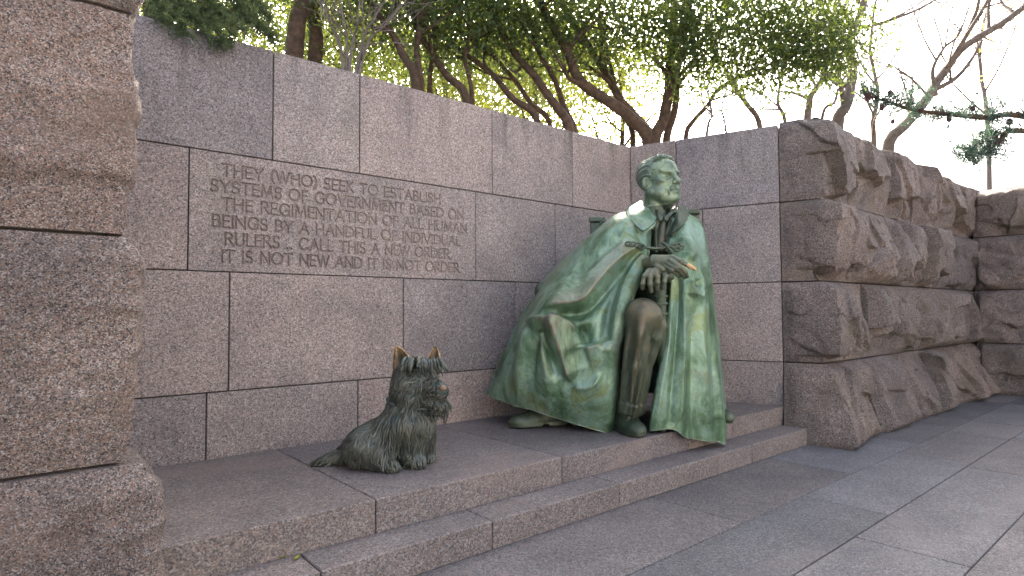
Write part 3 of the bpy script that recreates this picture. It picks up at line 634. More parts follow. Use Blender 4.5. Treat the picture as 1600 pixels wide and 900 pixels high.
def leaf_mesh(centres, rng, length, width, spread, up=0.35, bias=None, droop=0.0):
    n = len(centres); c = centres+rng.normal(size=(n, 3))*spread
    a = rng.normal(size=(n, 3)); a[:, 2] -= droop
    if bias is not None: a = a + bias
    a = unit(a); nrm = rng.normal(size=(n, 3)); nrm[:, 2] += up*2.2; nrm = unit(nrm-a*(nrm*a).sum(1, keepdims=True)); sd_ = np.cross(a, nrm)
    l = (length*rng.uniform(0.6, 1.25, n))[:, None]; w = (width*rng.uniform(0.7, 1.2, n))[:, None]
    V = np.stack([c, c+a*l*0.45+sd_*w*0.5+nrm*w*0.22, c+a*l, c+a*l*0.45-sd_*w*0.5+nrm*w*0.22], 1).reshape(-1, 3)
    i = np.arange(n)*4
    return V, np.concatenate([np.stack([i, i+1, i+2], 1), np.stack([i, i+2, i+3], 1)])
def crown(t, per_m, length, width, spread, mat, parent, name='crown', cap=9000, extra=None, **kw):
    C = []
    for Q in t.tips:
        L = np.linalg.norm(np.diff(Q, axis=0), axis=1).sum(); k = max(2, int(L*per_m)); C.append(Q[t.rng.randint(0, len(Q), k)])
    C = np.concatenate(C+([extra] if extra is not None else []))
    if len(C) > cap: C = C[t.rng.permutation(len(C))[:cap]]
    V, F = leaf_mesh(C, t.rng, length, width, spread, **kw)
    return mesh(name, V, F, mat, parent, smooth=False)
def blob(rng, px, py, w, sx, sy, sw, n):
    """n leaf positions in loose clusters about a point: sx, sy, sw in metres right, up, away."""
    n = int(n*1.45); k = max(3, n//45); c = rng.normal(size=(k, 3))*0.62; c = c/np.maximum(1, np.linalg.norm(c, axis=1)/1.15)[:, None]
    q = c[rng.randint(0, k, n)]+rng.normal(size=(n, 3))*0.17
    return pt(px, py, w)+q[:, :1]*sx*RT+q[:, 1:2]*sy*UP+q[:, 2:]*sw*FW
def shade_blob(rng, x, y, z, sx, sy, sz, n):
    k = max(3, n//50); c = rng.normal(size=(k, 3))*0.6; return np.array([x, y, z])+(c[rng.randint(0, k, n)]+rng.normal(size=(n, 3))*0.13)*[sx, sy, sz]
def tree_thing(name, label, base, cat='tree', group=None):
    return thing(name, base, label, cat, group)
def base_at(px, w):
    p = pt(px, 200, w); return np.array([p[0], p[1], 3.15])
def foot(px, w, dz=0.0):
    """pixel row at which the terrain lies at this column and distance"""
    p = base_at(px, w); return project(p)[1]
EV = 'evergreens growing behind the wall'
def evergreen(label, stems, seed, blobs, mat=LEAF, per_m=34, cap=7000, kids=5, length=0.075, width=0.032, bark=BARK, kid_len=0.9, spread=0.13):
    b = base_at(stems[0][0][0], stems[0][0][2]); th = tree_thing('evergreen_tree', label, b, group=EV); t = Tree(seed)
    for st in stems:
        pts = [p[:3] for p in st[:-1]]; r0, r1 = st[-1]; x, y, w = pts[0]; pts = [(x, foot(x, w)+6, w)]+pts
        t.stem(pts, r0*0.8, r1*0.75, 26, 9, kids, kid_len, 2, 0.05, 0.5, 0.45)
    t.wood.build('trunk', bark, th)
    ex = np.concatenate([blob(t.rng, *bb) for bb in blobs]+[shade_blob(t.rng, b[0]+0.2, b[1]-0.9, 7.6, 1.9, 1.8, 0.9, 700)])  # last cluster: unseen leaves added overhead to dim skylight on the alcove
    cap += 700
    crown(t, per_m, length, width, spread, mat, th, cap=cap, extra=ex)
    return th
# sheltering the left part, dark and close to the wall
evergreen('dark evergreen with two thick upright trunks above the joint left of the lettering', [[(462, 60, 6.6), (470, 10, 6.7), (476, -60, 6.8), (480, -220, 7), (0.15, 0.07)], [(492, 70, 7.0), (494, 0, 7.1), (500, -90, 7.2), (505, -240, 7.4), (0.13, 0.06)]], 3,
    [(430, 20, 6.9, 1.0, 0.5, 0.7, 1500), (560, 10, 7.1, 1.0, 0.45, 0.7, 1300), (500, -90, 7.0, 1.6, 0.8, 0.9, 2200), (330, -60, 7.0, 1.3, 0.9, 0.8, 1600), (610, 95, 7.8, 0.7, 0.3, 0.5, 500)], cap=14000)
evergreen('evergreen with slim stems leaning left behind the wall above the word establish', [[(648, 122, 6.6), (628, 80, 6.7), (604, 40, 6.8), (575, 0, 6.9), (540, -80, 7), (0.075, 0.035)], [(658, 128, 6.7), (650, 80, 6.8), (655, 40, 6.8), (645, -10, 6.9), (650, -90, 7), (0.06, 0.03)], [(672, 130, 7.2), (680, 70, 7.3), (676, 10, 7.4), (690, -60, 7.4), (0.05, 0.025)]], 7,
    [(640, 30, 7.0, 0.9, 0.5, 0.7, 1300), (560, 60, 7.6, 0.7, 0.4, 0.6, 700), (700, 20, 7.2, 0.9, 0.5, 0.6, 1300), (640, -100, 7.0, 1.5, 0.8, 0.8, 1700)], cap=12000)
evergreen('evergreen with one long stem arching left over the middle of the wall', [[(728, 152, 6.9), (700, 120, 7.0), (672, 80, 7.1), (650, 40, 7.1), (640, -10, 7.2), (620, -90, 7.3), (0.07, 0.035)], [(738, 155, 7.1), (728, 90, 7.2), (732, 40, 7.3), (722, -40, 7.4), (0.045, 0.02)]], 11,
    [(720, 40, 7.6, 0.9, 0.5, 0.6, 1100), (760, -10, 7.3, 1.1, 0.5, 0.7, 1600), (700, 110, 8.3, 0.6, 0.3, 0.5, 500), (740, -110, 7.2, 1.4, 0.8, 0.8, 1500)], cap=11500)
evergreen('evergreen whose pair of brown stems slants up left behind the wall joint near its middle', [[(838, 185, 7.3), (800, 152, 7.3), (770, 118, 7.4), (735, 90, 7.5), (700, 60, 7.6), (650, 10, 7.6), (0.065, 0.03)], [(858, 190, 7.5), (830, 160, 7.5), (800, 120, 7.6), (775, 95, 7.7), (745, 70, 7.7), (690, 0, 7.8), (0.05, 0.025)]], 13,
    [(770, 60, 7.9, 0.8, 0.45, 0.6, 900), (820, 110, 8.6, 0.7, 0.4, 0.5, 500), (700, 40, 7.8, 0.8, 0.4, 0.6, 700), (780, -60, 7.6, 1.2, 0.6, 0.8, 1500)], cap=11000)
evergreen('tall evergreen leaning left with two long curved trunks above the top joint nearest the corner', [[(888, 202, 7.3), (868, 165, 7.3), (840, 125, 7.3), (805, 85, 7.4), (782, 45, 7.4), (760, 0, 7.5), (735, -80, 7.6), (0.085, 0.04)], [(898, 205, 7.4), (880, 160, 7.5), (862, 120, 7.5), (838, 70, 7.6), (825, 20, 7.6), (800, -80, 7.7), (0.06, 0.03)]], 17,
    [(820, 20, 7.4, 1.0, 0.45, 0.7, 1600), (880, 50, 7.8, 0.8, 0.4, 0.6, 1000), (930, 10, 7.4, 1.0, 0.4, 0.6, 1500), (850, -90, 7.4, 1.6, 0.8, 0.8, 2000)], cap=14000)
# the multi-stemmed tree at the corner
evergreen('multi-stemmed evergreen fanning out from the corner where the two smooth walls meet', [
    [(1012, 216, 7.6), (990, 190, 7.5), (950, 155, 7.4), (905, 125, 7.3), (888, 85, 7.3), (868, 50, 7.3), (845, 0, 7.2), (820, -90, 7.2), (0.12, 0.05)],
    [(1018, 216, 7.6), (985, 175, 7.7), (960, 140, 7.7), (935, 95, 7.8), (910, 55, 7.8), (880, 10, 7.9), (850, -60, 8), (0.09, 0.04)],
    [(1024, 214, 7.6), (1036, 185, 7.6), (1046, 140, 7.6), (1047, 90, 7.6), (1050, 30, 7.6), (1060, -60, 7.6), (0.11, 0.06)],
    [(1042, 214, 7.7), (1055, 170, 7.7), (1058, 110, 7.8), (1064, 50, 7.8), (1080, -40, 7.9), (0.075, 0.04)],
    [(1072, 212, 7.7), (1082, 190, 7.7), (1105, 165, 7.7), (1120, 140, 7.8), (1170, 115, 7.8), (1230, 90, 7.8), (0.05, 0.022)],
    [(988, 214, 7.9), (975, 180, 8.0), (958, 120, 8.0), (945, 60, 8.1), (930, -20, 8.2), (0.055, 0.03)]], 19,
    [(960, 60, 7.4, 0.8, 0.35, 0.5, 1100), (1050, 60, 7.2, 0.9, 0.4, 0.5, 1600), (1130, 40, 7.2, 0.9, 0.4, 0.5, 1700), (1200, 60, 7.2, 0.7, 0.35, 0.5, 1400), (1255, 45, 7.2, 0.8, 0.4, 0.4, 1500), (1262, 80, 7.2, 0.6, 0.32, 0.4, 1300), (1130, 80, 7.2, 0.8, 0.3, 0.4, 1100), (1235, 115, 7.3, 0.45, 0.25, 0.3, 560), (1310, 60, 7.3, 0.4, 0.28, 0.3, 420), (1150, 110, 7.4, 0.5, 0.25, 0.3, 420), (1090, 130, 7.5, 0.35, 0.22, 0.3, 260), (1020, 0, 7.3, 1.2, 0.4, 0.6, 1700), (1180, 10, 7.3, 1.0, 0.35, 0.6, 1700), (1060, -110, 7.4, 2.0, 0.8, 0.9, 2400), (870, 90, 7.9, 0.6, 0.3, 0.4, 500)], cap=23000, kids=6)
# the sunlit layer behind
for k, (px, w, seed, bl) in enumerate(((530, 10.5, 31, [(520, 60, 10.3, 1.7, 0.9, 0.9, 1600)]), (690, 11.5, 32, [(680, 100, 11.2, 1.9, 1.0, 1.0, 2000)]), (830, 12.0, 33, [(800, 110, 11.8, 1.8, 0.9, 0.9, 1800), (850, 60, 12, 1.6, 1.0, 1, 1100)]), (965, 12.5, 34, [(930, 130, 12.2, 1.3, 0.9, 0.9, 1500), (1000, 100, 12, 1.1, 0.8, 0.8, 900)]))):
    lab = ['pale yellow-green sunlit tree far behind the two thick upright trunks', 'pale yellow-green sunlit tree behind the stems leaning left mid wall', 'pale yellow-green sunlit tree seen through the slanting pair of brown stems', 'pale yellow-green sunlit tree glimpsed behind the corner of the smooth walls'][k]
    b = base_at(px, w); th = tree_thing('leafy_tree', lab, b, group='sunlit trees beyond the evergreens'); t = Tree(seed); fy = foot(px, w)
    t.stem([(px, fy+5, w), (px-6, fy-60, w), (px+8, fy-140, w), (px+2, fy-260, w)], 0.10, 0.03, 20, 7, 6, 1.3, 2, 0.06, 0.5, 0.25)
    t.wood.build('trunk', BARK, th); crown(t, 26, 0.085, 0.045, 0.2, LEAF_YEL, th, cap=6500, extra=np.concatenate([blob(t.rng, *q) for q in bl]))
# bare deciduous trees on the right
BT = 'bare deciduous trees on the right'
def bare(label, stems, seed, kids=6, kid_len=1.3, bark=BARK_PALE, buds=None, depth=3):
    b = base_at(stems[0][0][0], stems[0][0][2]); th = tree_thing('bare_tree', label, b, group=BT); t = Tree(seed)
    for st in stems:
        pts = list(st[:-1]); r0, r1 = st[-1]; x, y, w = pts[0]
        if y > 150: pts = [(x-(pts[1][0]-x)*0.35, max(y+25, foot(x, w)+6), w)]+pts
        t.stem(pts, r0*0.8, r1*0.75, 24, 8, kids+2, kid_len, depth, 0.05, 0.45, 0.3)
    t.wood.build('trunk', bark, th)
    if buds: crown(t, buds[0], 0.09, 0.05, 0.14, BUD, th, 'blossom', cap=buds[1], extra=None)
    return th
bare('bare tree with a stout forked grey trunk right behind the highest rough block', [[(1308, 196, 9.0), (1322, 165, 9.0), (1330, 120, 9.1), (1328, 75, 9.1), (1340, 30, 9.2), (1365, -40, 9.3), (0.13, 0.06)], [(1330, 70, 9.1), (1310, 45, 9.1), (1285, 10, 9.2), (1265, -40, 9.3), (0.06, 0.03)], [(1336, 45, 9.2), (1380, 35, 9.2), (1440, 10, 9.3), (1500, -20, 9.4), (0.045, 0.015)]], 41, kids=5, kid_len=1.2)
bare('bare tree with a big trunk sweeping up right in a long curve', [[(1388, 225, 10.5), (1410, 200, 10.5), (1440, 165, 10.6), (1470, 120, 10.7), (1500, 80, 10.8), (1550, 45, 10.9), (1610, 5, 11), (1680, -40, 11), (0.14, 0.06)], [(1462, 150, 10.6), (1458, 110, 10.6), (1475, 75, 10.7), (1500, 50, 10.7), (1520, -10, 10.8), (0.05, 0.015)], [(1450, 150, 10.6), (1420, 120, 10.5), (1390, 100, 10.5), (1350, 95, 10.4), (0.03, 0.01)]], 43, kids=7, kid_len=1.7)
bare('bare tree with twin slim trunks rising above the end of the short smooth wall', [[(1262, 185, 9.5), (1268, 150, 9.5), (1285, 120, 9.6), (1300, 80, 9.7), (1310, 20, 9.8), (0.085, 0.04)], [(1285, 182, 9.6), (1304, 160, 9.6), (1312, 130, 9.7), (1345, 95, 9.8), (0.04, 0.02)]], 47, kids=5, kid_len=1.0)
bare('bare tree with a thin straight trunk tilting left over the short smooth wall', [[(1187, 196, 8.8), (1168, 165, 8.8), (1145, 130, 8.9), (1120, 80, 9.0), (1105, 20, 9.1), (0.06, 0.03)], [(1225, 190, 9.0), (1216, 160, 9.0), (1218, 120, 9.1), (1205, 60, 9.2), (0.045, 0.02)]], 53, kids=4, kid_len=0.9)
bare('distant small bare tree with fine grey twigs beyond the corner of the walls', [[(1105, 212, 14), (1112, 180, 14), (1106, 140, 14), (1112, 90, 14.2), (0.06, 0.02)], [(1135, 210, 14.5), (1128, 170, 14.5), (1140, 120, 14.5), (0.05, 0.02)]], 59, kids=7, kid_len=1.4, bark=TWIG, depth=2)
bare('distant bare tree tinged yellow with fine buds at the upper right', [[(1545, 240, 17), (1540, 160, 17), (1530, 80, 17.2), (1545, 0, 17.5), (1550, -60, 17.5), (0.10, 0.03)]], 61, kids=8, kid_len=2.0, bark=TWIG, buds=(16, 3600))
bare('distant slender bare tree standing behind the sloping top of the rough wall', [[(1366, 240, 13), (1364, 190, 13), (1372, 140, 13.1), (1360, 80, 13.2), (1368, 0, 13.3), (0.09, 0.03)]], 67, kids=6, kid_len=1.3)
# grey leafless shrub over the wall
b = base_at(545, 5.9); th = thing('bare_shrub', b, 'grey leafless shrub with fine tangled twigs just above the wall top', 'shrub'); t = Tree(71); fy = foot(545, 5.9)
for ex in (510, 535, 560, 590, 620): t.stem([(545, fy+4, 5.9), (545+(ex-545)*0.35, 75, 5.9), (545+(ex-545)*0.8, 35, 5.8), (ex+(ex-545)*0.4, -15, 5.8)], 0.022, 0.005, 16, 6, 6, 0.5, 2, 0.05, 0.3, 0.25)
t.wood.build('branch', TWIG, th)
# far wood that closes the view under the crowns
rng = np.random.RandomState(5); C = []
for k in range(110):
    px = rng.uniform(120, 930); w = rng.uniform(15, 22); C.append(blob(rng, px, rng.uniform(-30, 190) if px < 700 else rng.uniform(60, 200), w, 1.7, 1.0, 1.0, 230))
V, F = leaf_mesh(np.concatenate(C), rng, 0.17, 0.10, 0.25); o = mesh('woodland', V, F, LEAF_YEL, None, smooth=False); o['kind'] = 'stuff'
# juniper spilling over the wall on the left
b = np.array([-5.0, 0.42, 3.15]); th = thing('juniper_shrub', b, 'spreading green juniper hanging over the wall top beside the near pier', 'shrub'); t = Tree(81)
sprays = []
def at_depth(x, y, yy): d = ray(x, y); return CAM+d*((yy-CAM[1])/d[1])
for k, (x0, y0, x1, y1, yy) in enumerate(((245, 12, 330, 62, -0.10), (260, 5, 382, 50, -0.06), (235, 18, 292, 52, -0.12), (300, 10, 428, 60, -0.05), (290, -15, 405, 20, 0.15), (228, 15, 262, 36, -0.12), (330, 20, 362, 62, -0.11), (265, -25, 335, 8, 0.10), (360, 15, 408, 48, -0.02), (226, -5, 300, 25, 0.0), (300, 25, 348, 66, -0.13), (350, 32, 424, 58, -0.03), (240, -30, 290, -5, 0.1), (225, -20, 250, 10, -0.05), (320, -10, 380, 15, 0.12), (380, 5, 420, 30, 0.1))):
    A = at_depth(x0, y0, 0.30); A[2] = max(A[2], ZT-0.12); B = at_depth(x1, y1, yy); M = (A*0.45+B*0.55)+np.array([0, 0, 0.07])
    V, F = tube(np.array([b+(A-b)*0.1, A, M, B]), np.array([0.02, 0.013, 0.008, 0.003]), 6, 16); t.wood.add(V, F)
    q = crom(np.array([A, M, B]), 26)
    for i in range(2, 26):
        for _ in range(4):
            v = unit(t.rng.normal(size=3)+unit(B-A)*1.2+np.array([0, 0, 0.1])); l = t.rng.uniform(0.03, 0.12); s_ = np.linspace(0.05, 1, 22)[:, None]
            sprays.append((q[i]+v*l*s_, np.tile(v, (22, 1))))
t.wood.build('branch', BARK, th)
cc = np.concatenate([a for a, _ in sprays]); bb = np.concatenate([v for _, v in sprays])
V, F = leaf_mesh(cc, t.rng, 0.026, 0.008, 0.007, bias=bb*1.6); mesh('foliage', V, F, JUNI, th, smooth=False)
# pine reaching in from the right
pw = 8.6; pb = np.array(pt(1790, 200, 9.4)); pb[2] = 3.15
th = thing('pine_tree', pb, 'pine with blue-green needles and dark cones reaching in over the far wall', 'tree'); t = Tree(91)
V, F = tube(np.array([pb-[0, 0, 0.05], pb+[0.05, 0, 1.2], pb+[0, 0.05, 2.6], pb+[0.05, 0, 4.2]]), np.array([0.17, 0.14, 0.1, 0.05]), 10, 18); t.wood.add(V, F)
arms = [[(1600, 182), (1540, 184), (1480, 178), (1430, 172), (1390, 160), (1352, 148)], [(1600, 205), (1560, 222), (1530, 236), (1510, 244)], [(1600, 130), (1640, 120)]]
tufts = []; cones = []
A0 = pb+np.array([0, 0, 0.75])
for k, arm in enumerate(arms[:2]):
    P = [A0+np.array([0, 0, -0.25*k])]+[pt(x, y, pw-0.0006*(1600-x)*3) for x, y in arm]
    V, F = tube(np.array(P), np.linspace(0.05, 0.010, len(P)), 7, 40); t.wood.add(V, F); q = crom(np.array(P), 60)
    for i in range(8, 60):
        if t.rng.rand() < (0.9 if k == 0 else 0.75):
            v = unit(t.rng.normal(size=3)*0.7+unit(q[min(i+1, 59)]-q[i-1])*0.7+np.array([0, 0, 0.35])); l = t.rng.uniform(0.10, 0.38); e = q[i]+v*l
            V, F = tube(np.array([q[i], q[i]+v*l*0.5, e]), np.array([0.008, 0.006, 0.004]), 5); t.wood.add(V, F); tufts += [e, q[i]+v*l*0.6]
            v = unit(v+t.rng.normal(size=3)*0.8); e2 = q[i]+v*l*0.8; V, F = tube(np.array([q[i]+v*0.02, (q[i]+e2)/2, e2]), np.array([0.007, 0.005, 0.003]), 5); t.wood.add(V, F); tufts.append(e2)
t.wood.build('trunk', BARK, th)
nd = []; nb_ = []
for e in tufts:
    v = unit(t.rng.normal(size=(22, 3))+np.array([0, 0, 0.35])); nd.append(np.tile(e, (22, 1))); nb_.append(v)
V, F = leaf_mesh(np.concatenate(nd), t.rng, 0.105, 0.014, 0.014, bias=np.concatenate(nb_)*2.5); mesh('needles', V, F, NEEDLE, th, smooth=False)
for (x, y, s) in ((1356, 152, 1.15), (1391, 146, 0.95), (1378, 168, 0.85), (1483, 186, 0.9), (1577, 190, 1.0), (1556, 218, 1.0), (1395, 190, 0.7), (1440, 172, 0.7), (1520, 170, 0.8), (1590, 178, 0.8)):
    c = pt(x, y, pw-0.0018*(1600-x)-0.04); m = MB(); V, F = ellipsoid(c, (0.03*s, 0.03*s, 0.05*s), 10, 8); m.add(V, F)
    for i in range(34):
        z = -0.9+1.8*i/33; a = i*2.4; rr = math.sqrt(1-z*z*0.95); d = np.array([math.cos(a)*rr, math.sin(a)*rr, z*1.5]); p = c+d*0.031*s
        V, F = ellipsoid(p, (0.013*s, 0.013*s, 0.009*s), 6, 5); m.add(V, F)
    m.build('cone', CONE, th)
# fallen leaves on the step
for k, (x, y, lab) in enumerate(((464, 873, 'yellow-green fallen leaf lying on the low step by the near joint'), (440, 872, 'smaller yellow-green fallen leaf at the foot of the platform riser'))):
    d = ray(x, y); p = CAM + d*((ZL+0.002-CAM[2])/d[2]); a = 0.7+k*1.9; l = 0.026-0.006*k
    u_ = np.linspace(-1, 1, 9); v_ = np.linspace(-1, 1, 5); G = np.zeros((9, 5, 3))
    for i, uu in enumerate(u_):
        for j, vv in enumerate(v_):
            wd = 0.42*(1-uu*uu)**0.7*l+0.0006; x_ = uu*l; y_ = vv*wd; G[i, j] = p+[x_*math.cos(a)-y_*math.sin(a), x_*math.sin(a)+y_*math.cos(a), 0.0015+0.006*abs(vv)+0.004*uu*uu]
    V, F = sheet(G, 0.0012); o = mesh('fallen_leaf', V, F, DRY, None, origin=p); tag(o, lab, 'leaf', 'leaves on the step')

# ================================================================== SEATED BRONZE MAN
def Wm(w): return 4.76+(np.asarray(w, float)-6.94)*0.75
st_base = pt(1010, 600, 5.45); st_base[2] = ZB
man = thing('seated_man_statue', st_base, 'green bronze statue of a seated man in a long cape with hands on a cane', 'statue')
def grid_pts(cols):
    return np.array([[pt(x, y, w) for x, y, w in c] for c in cols])
def setwear(o, a):
    at = o.data.attributes.new('wear', 'FLOAT', 'POINT'); at.data.foreach_set('value', np.asarray(a, np.float32))
def cape():
    A0 = [(1026, 340, 7.80), (1019, 366, 7.72), (1016, 390, 7.60), (1007, 420, 7.5), (989, 456, 7.45), (977, 505, 7.40), (971, 560, 7.40), (968, 620, 7.42), (965, 675, 7.55)]
    A1 = [(1020, 340, 7.72), (1008, 366, 7.6), (1006, 392, 7.48), (996, 422, 7.32), (979, 458, 7.25), (967, 505, 7.15), (960, 560, 7.13), (955, 620, 7.15), (949, 677, 7.32)]
    A2 = [(1008, 336, 7.72), (986, 362, 7.58), (974, 398, 7.42), (957, 440, 7.28), (946, 485, 7.2), (938, 530, 7.14), (931, 575, 7.12), (922, 622, 7.14), (914, 667, 7.32)]
    A3 = [(1000, 334, 7.78), (970, 352, 7.62), (940, 398, 7.48), (917, 442, 7.36), (900, 485, 7.26), (893, 530, 7.18), (886, 575, 7.18), (879, 617, 7.22), (872, 654, 7.38)]
    A4 = [(993, 332, 7.85), (963, 346, 7.72), (918, 393, 7.62), (886, 437, 7.46), (858, 482, 7.25), (845, 520, 7.15), (838, 560, 7.2), (832, 602, 7.3), (827, 641, 7.45)]
    A5 = [(988, 330, 7.95), (959, 342, 7.85), (905, 390, 7.82), (867, 437, 7.68), (837, 486, 7.45), (816, 527, 7.45), (804, 562, 7.5), (796, 597, 7.55), (789, 629, 7.65)]
    A6 = [(984, 328, 8.05), (956, 341, 8.0), (898, 391, 8.0), (852, 443, 7.95), (822, 490, 7.85), (803, 527, 7.85), (788, 560, 7.88), (776, 590, 7.9), (765, 618, 7.92)]
    BL = [(986, 328, 8.2), (962, 342, 8.25), (906, 395, 8.35), (862, 448, 8.4), (842, 492, 8.4), (825, 530, 8.4), (815, 560, 8.4), (808, 590, 8.4), (800, 616, 8.4)]
    BC = [(1030, 326, 8.3), (1030, 345, 8.45), (1030, 395, 8.6), (1030, 445, 8.7), (1030, 490, 8.75), (1030, 530, 8.75), (1030, 560, 8.75), (1030, 590, 8.75), (1030, 615, 8.75)]
    BR = [(1072, 332, 8.2), (1088, 348, 8.2), (1098, 400, 8.25), (1103, 445, 8.3), (1108, 490, 8.3), (1112, 530, 8.3), (1115, 565, 8.3), (1118, 600, 8.3), (1120, 632, 8.3)]
    B6 = [(1077, 334, 8.05), (1096, 350, 7.9), (1107, 398, 7.85), (1113, 445, 7.8), (1118, 500, 7.75), (1123, 545, 7.7), (1127, 590, 7.66), (1131, 640, 7.64), (1136, 690, 7.66)]
    B5 = [(1073, 336, 7.85), (1088, 356, 7.75), (1098, 400, 7.62), (1102, 445, 7.55), (1106, 500, 7.50), (1110, 545, 7.48), (1114, 590, 7.48), (1118, 640, 7.5), (1121, 691, 7.56)]
    B4 = [(1067, 338, 7.75), (1079, 361, 7.6), (1085, 400, 7.48), (1088, 445, 7.42), (1090, 500, 7.4), (1092, 545, 7.38), (1095, 590, 7.38), (1097, 640, 7.4), (1100, 689, 7.44)]
    B3 = [(1062, 340, 7.72), (1068, 365, 7.55), (1070, 402, 7.43), (1070, 448, 7.37), (1070, 500, 7.32), (1070, 545, 7.3), (1070, 590, 7.28), (1071, 640, 7.28), (1072, 684, 7.32)]
    B2 = [(1056, 341, 7.7), (1056, 366, 7.55), (1055, 402, 7.45), (1055, 448, 7.40), (1054, 500, 7.32), (1052, 545, 7.27), (1051, 590, 7.23), (1050, 635, 7.22), (1050, 671, 7.23)]
    B1 = [(1050, 341, 7.7), (1046, 366, 7.58), (1045, 395, 7.5), (1047, 448, 7.42), (1042, 500, 7.34), (1036, 545, 7.28), (1028, 590, 7.23), (1021, 635, 7.2), (1015, 674, 7.22)]
    B0 = [(1047, 343, 7.8), (1044, 368, 7.68), (1043, 397, 7.62), (1044, 450, 7.58), (1039, 502, 7.55), (1033, 547, 7.5), (1026, 592, 7.45), (1019, 637, 7.42), (1013, 670, 7.42)]
    cols = [[(x, y, float(Wm(w))) for x, y, w in c] for c in (A0, A1, A2, A3, A4, A5, A6, BL, BC, BR, B6, B5, B4, B3, B2, B1, B0)]
    G = grid_pts(cols)
    G = crom(G, 321); G = np.swapaxes(crom(np.swapaxes(G, 0, 1), 201), 0, 1)
    N = unit(np.cross(np.gradient(G, axis=0), np.gradient(G, axis=1)))
    d = G.reshape(-1, 3)-CAM; w = d@FW; PX = (800+FPX*(d@RT)/w).reshape(G.shape[:2]); PY = (450-FPX*(d@UP)/w).reshape(G.shape[:2])
    view = unit(CAM-G); s = np.sign((N*view).sum(-1)[100, 60:140].mean()) if False else 1.0
    c = (N*view).sum(-1); t = np.linspace(0, 16, 321)
    front = ((t < 6.4) | (t > 9.6)).astype(float)[:, None]*np.ones_like(PX)
    sgn = np.sign(np.median(c[20:110, 30:180])); N = N*sgn
    H = np.zeros_like(PX)
    def ridge(pts, wid, h, side=None, taper=(0.25, 0.3), A=True, sharp=1.0):
        """a fold along a line; wid in reference pixels, h in metres."""
        P = crom(np.array(pts, float), 40); best = np.full(PX.shape, 1e9); bt = np.zeros(PX.shape); sd_ = np.zeros(PX.shape)
        for k in range(39):
            p, q = P[k], P[k+1]; v = q-p; L2 = v@v+1e-9; u = np.clip(((PX-p[0])*v[0]+(PY-p[1])*v[1])/L2, 0, 1)
            dx = PX-p[0]-u*v[0]; dy = PY-p[1]-u*v[1]; dd = np.hypot(dx, dy); m = dd < best
            best = np.where(m, dd, best); bt = np.where(m, (k+u)/39, bt); sd_ = np.where(m, np.sign(v[0]*dy-v[1]*dx), sd_)
        wd = wid if side is None else np.where(sd_*side > 0, wid*0.75, wid*3.6)
        prof = np.exp(-(best/(wd*1.1))**((1.08 if side is not None else 1.3) if h > 0 else 1.8))
        tp = sstep(0, max(taper[0], 1e-3), bt)*sstep(0, max(taper[1], 1e-3), 1-bt) if taper[1] > 0 else sstep(0, max(taper[0], 1e-3), bt)
        mask = front*((t < 8)[:, None] if A else (t > 8)[:, None])
        return prof*h*tp*mask
    R = [
     # main swags from the clasp to the right knee
     ([(1008, 388), (985, 398), (958, 420), (936, 446), (914, 470), (888, 477), (858, 482), (832, 500)], 6, 0.085, -1, (0.1, 0.3)),
     ([(1000, 396), (968, 425), (944, 456), (918, 484), (885, 490), (868, 488)], 8, -0.055, None, (0.2, 0.2)),
     ([(1010, 396), (990, 414), (974, 440), (964, 480), (956, 530), (950, 560)], 5, 0.055, 1, (0.1, 0.4)),
     ([(998, 408), (975, 436), (954, 480), (944, 530), (935, 545)], 8, -0.045, None, (0.2, 0.3)),
     ([(985, 380), (950, 405), (922, 432), (900, 450)], 7, 0.025, None, (0.2, 0.4)),
     ([(975, 372), (930, 415), (885, 450)], 9, -0.02, None, (0.2, 0.4)),
     # ridge over the knee and down
     ([(824, 508), (838, 501), (853, 500)], 6, 0.05, None, (0.2, 0.1)),
     ([(852, 498), (858, 515), (868, 540), (880, 570), (893, 602)], 4, 0.065, 1, (0.05, 0.15)),
     ([(846, 512), (852, 535), (862, 565), (872, 595)], 7, -0.04, None, (0.1, 0.3)),
     ([(853, 498), (878, 500), (896, 512), (906, 530), (913, 545)], 4.5, 0.05, -1, (0.05, 0.2)),
     ([(912, 546), (930, 540), (955, 532)], 5, 0.05, -1, (0.2, 0.2)),
     ([(905, 505), (914, 525), (918, 540)], 11, -0.06, None, (0.3, 0.15)),
     ([(893, 602), (910, 606), (928, 600), (940, 580)], 6, 0.04, None, (0.2, 0.4)),
     # vertical folds of the skirt
     ([(828, 506), (818, 550), (812, 590), (807, 632)], 6, 0.05, None, (0.15, 0)),
     ([(838, 508), (833, 550), (830, 600), (826, 640)], 8, -0.04, None, (0.2, 0)),
     ([(843, 520), (850, 560), (856, 610), (858, 650)], 7, 0.03, None, (0.3, 0)),
     ([(812, 515), (798, 560), (788, 600), (780, 625)], 6, -0.025, None, (0.3, 0)),
     ([(950, 540), (945, 600), (940, 670)], 7, -0.02, None, (0.3, 0)),
     # shoulder pulls
     ([(1000, 345), (975, 365), (955, 395)], 8, 0.02, None, (0.3, 0.4)), ([(985, 345), (958, 372), (935, 400)], 6, -0.015, None, (0.3, 0.4)), ([(962, 358), (967, 372), (968, 384)], 4, -0.02, None, (0.3, 0.3))]
    for p, w_, h, sd2, tp in R: H += ridge(p, w_, h*1.3, sd2, tp, True)
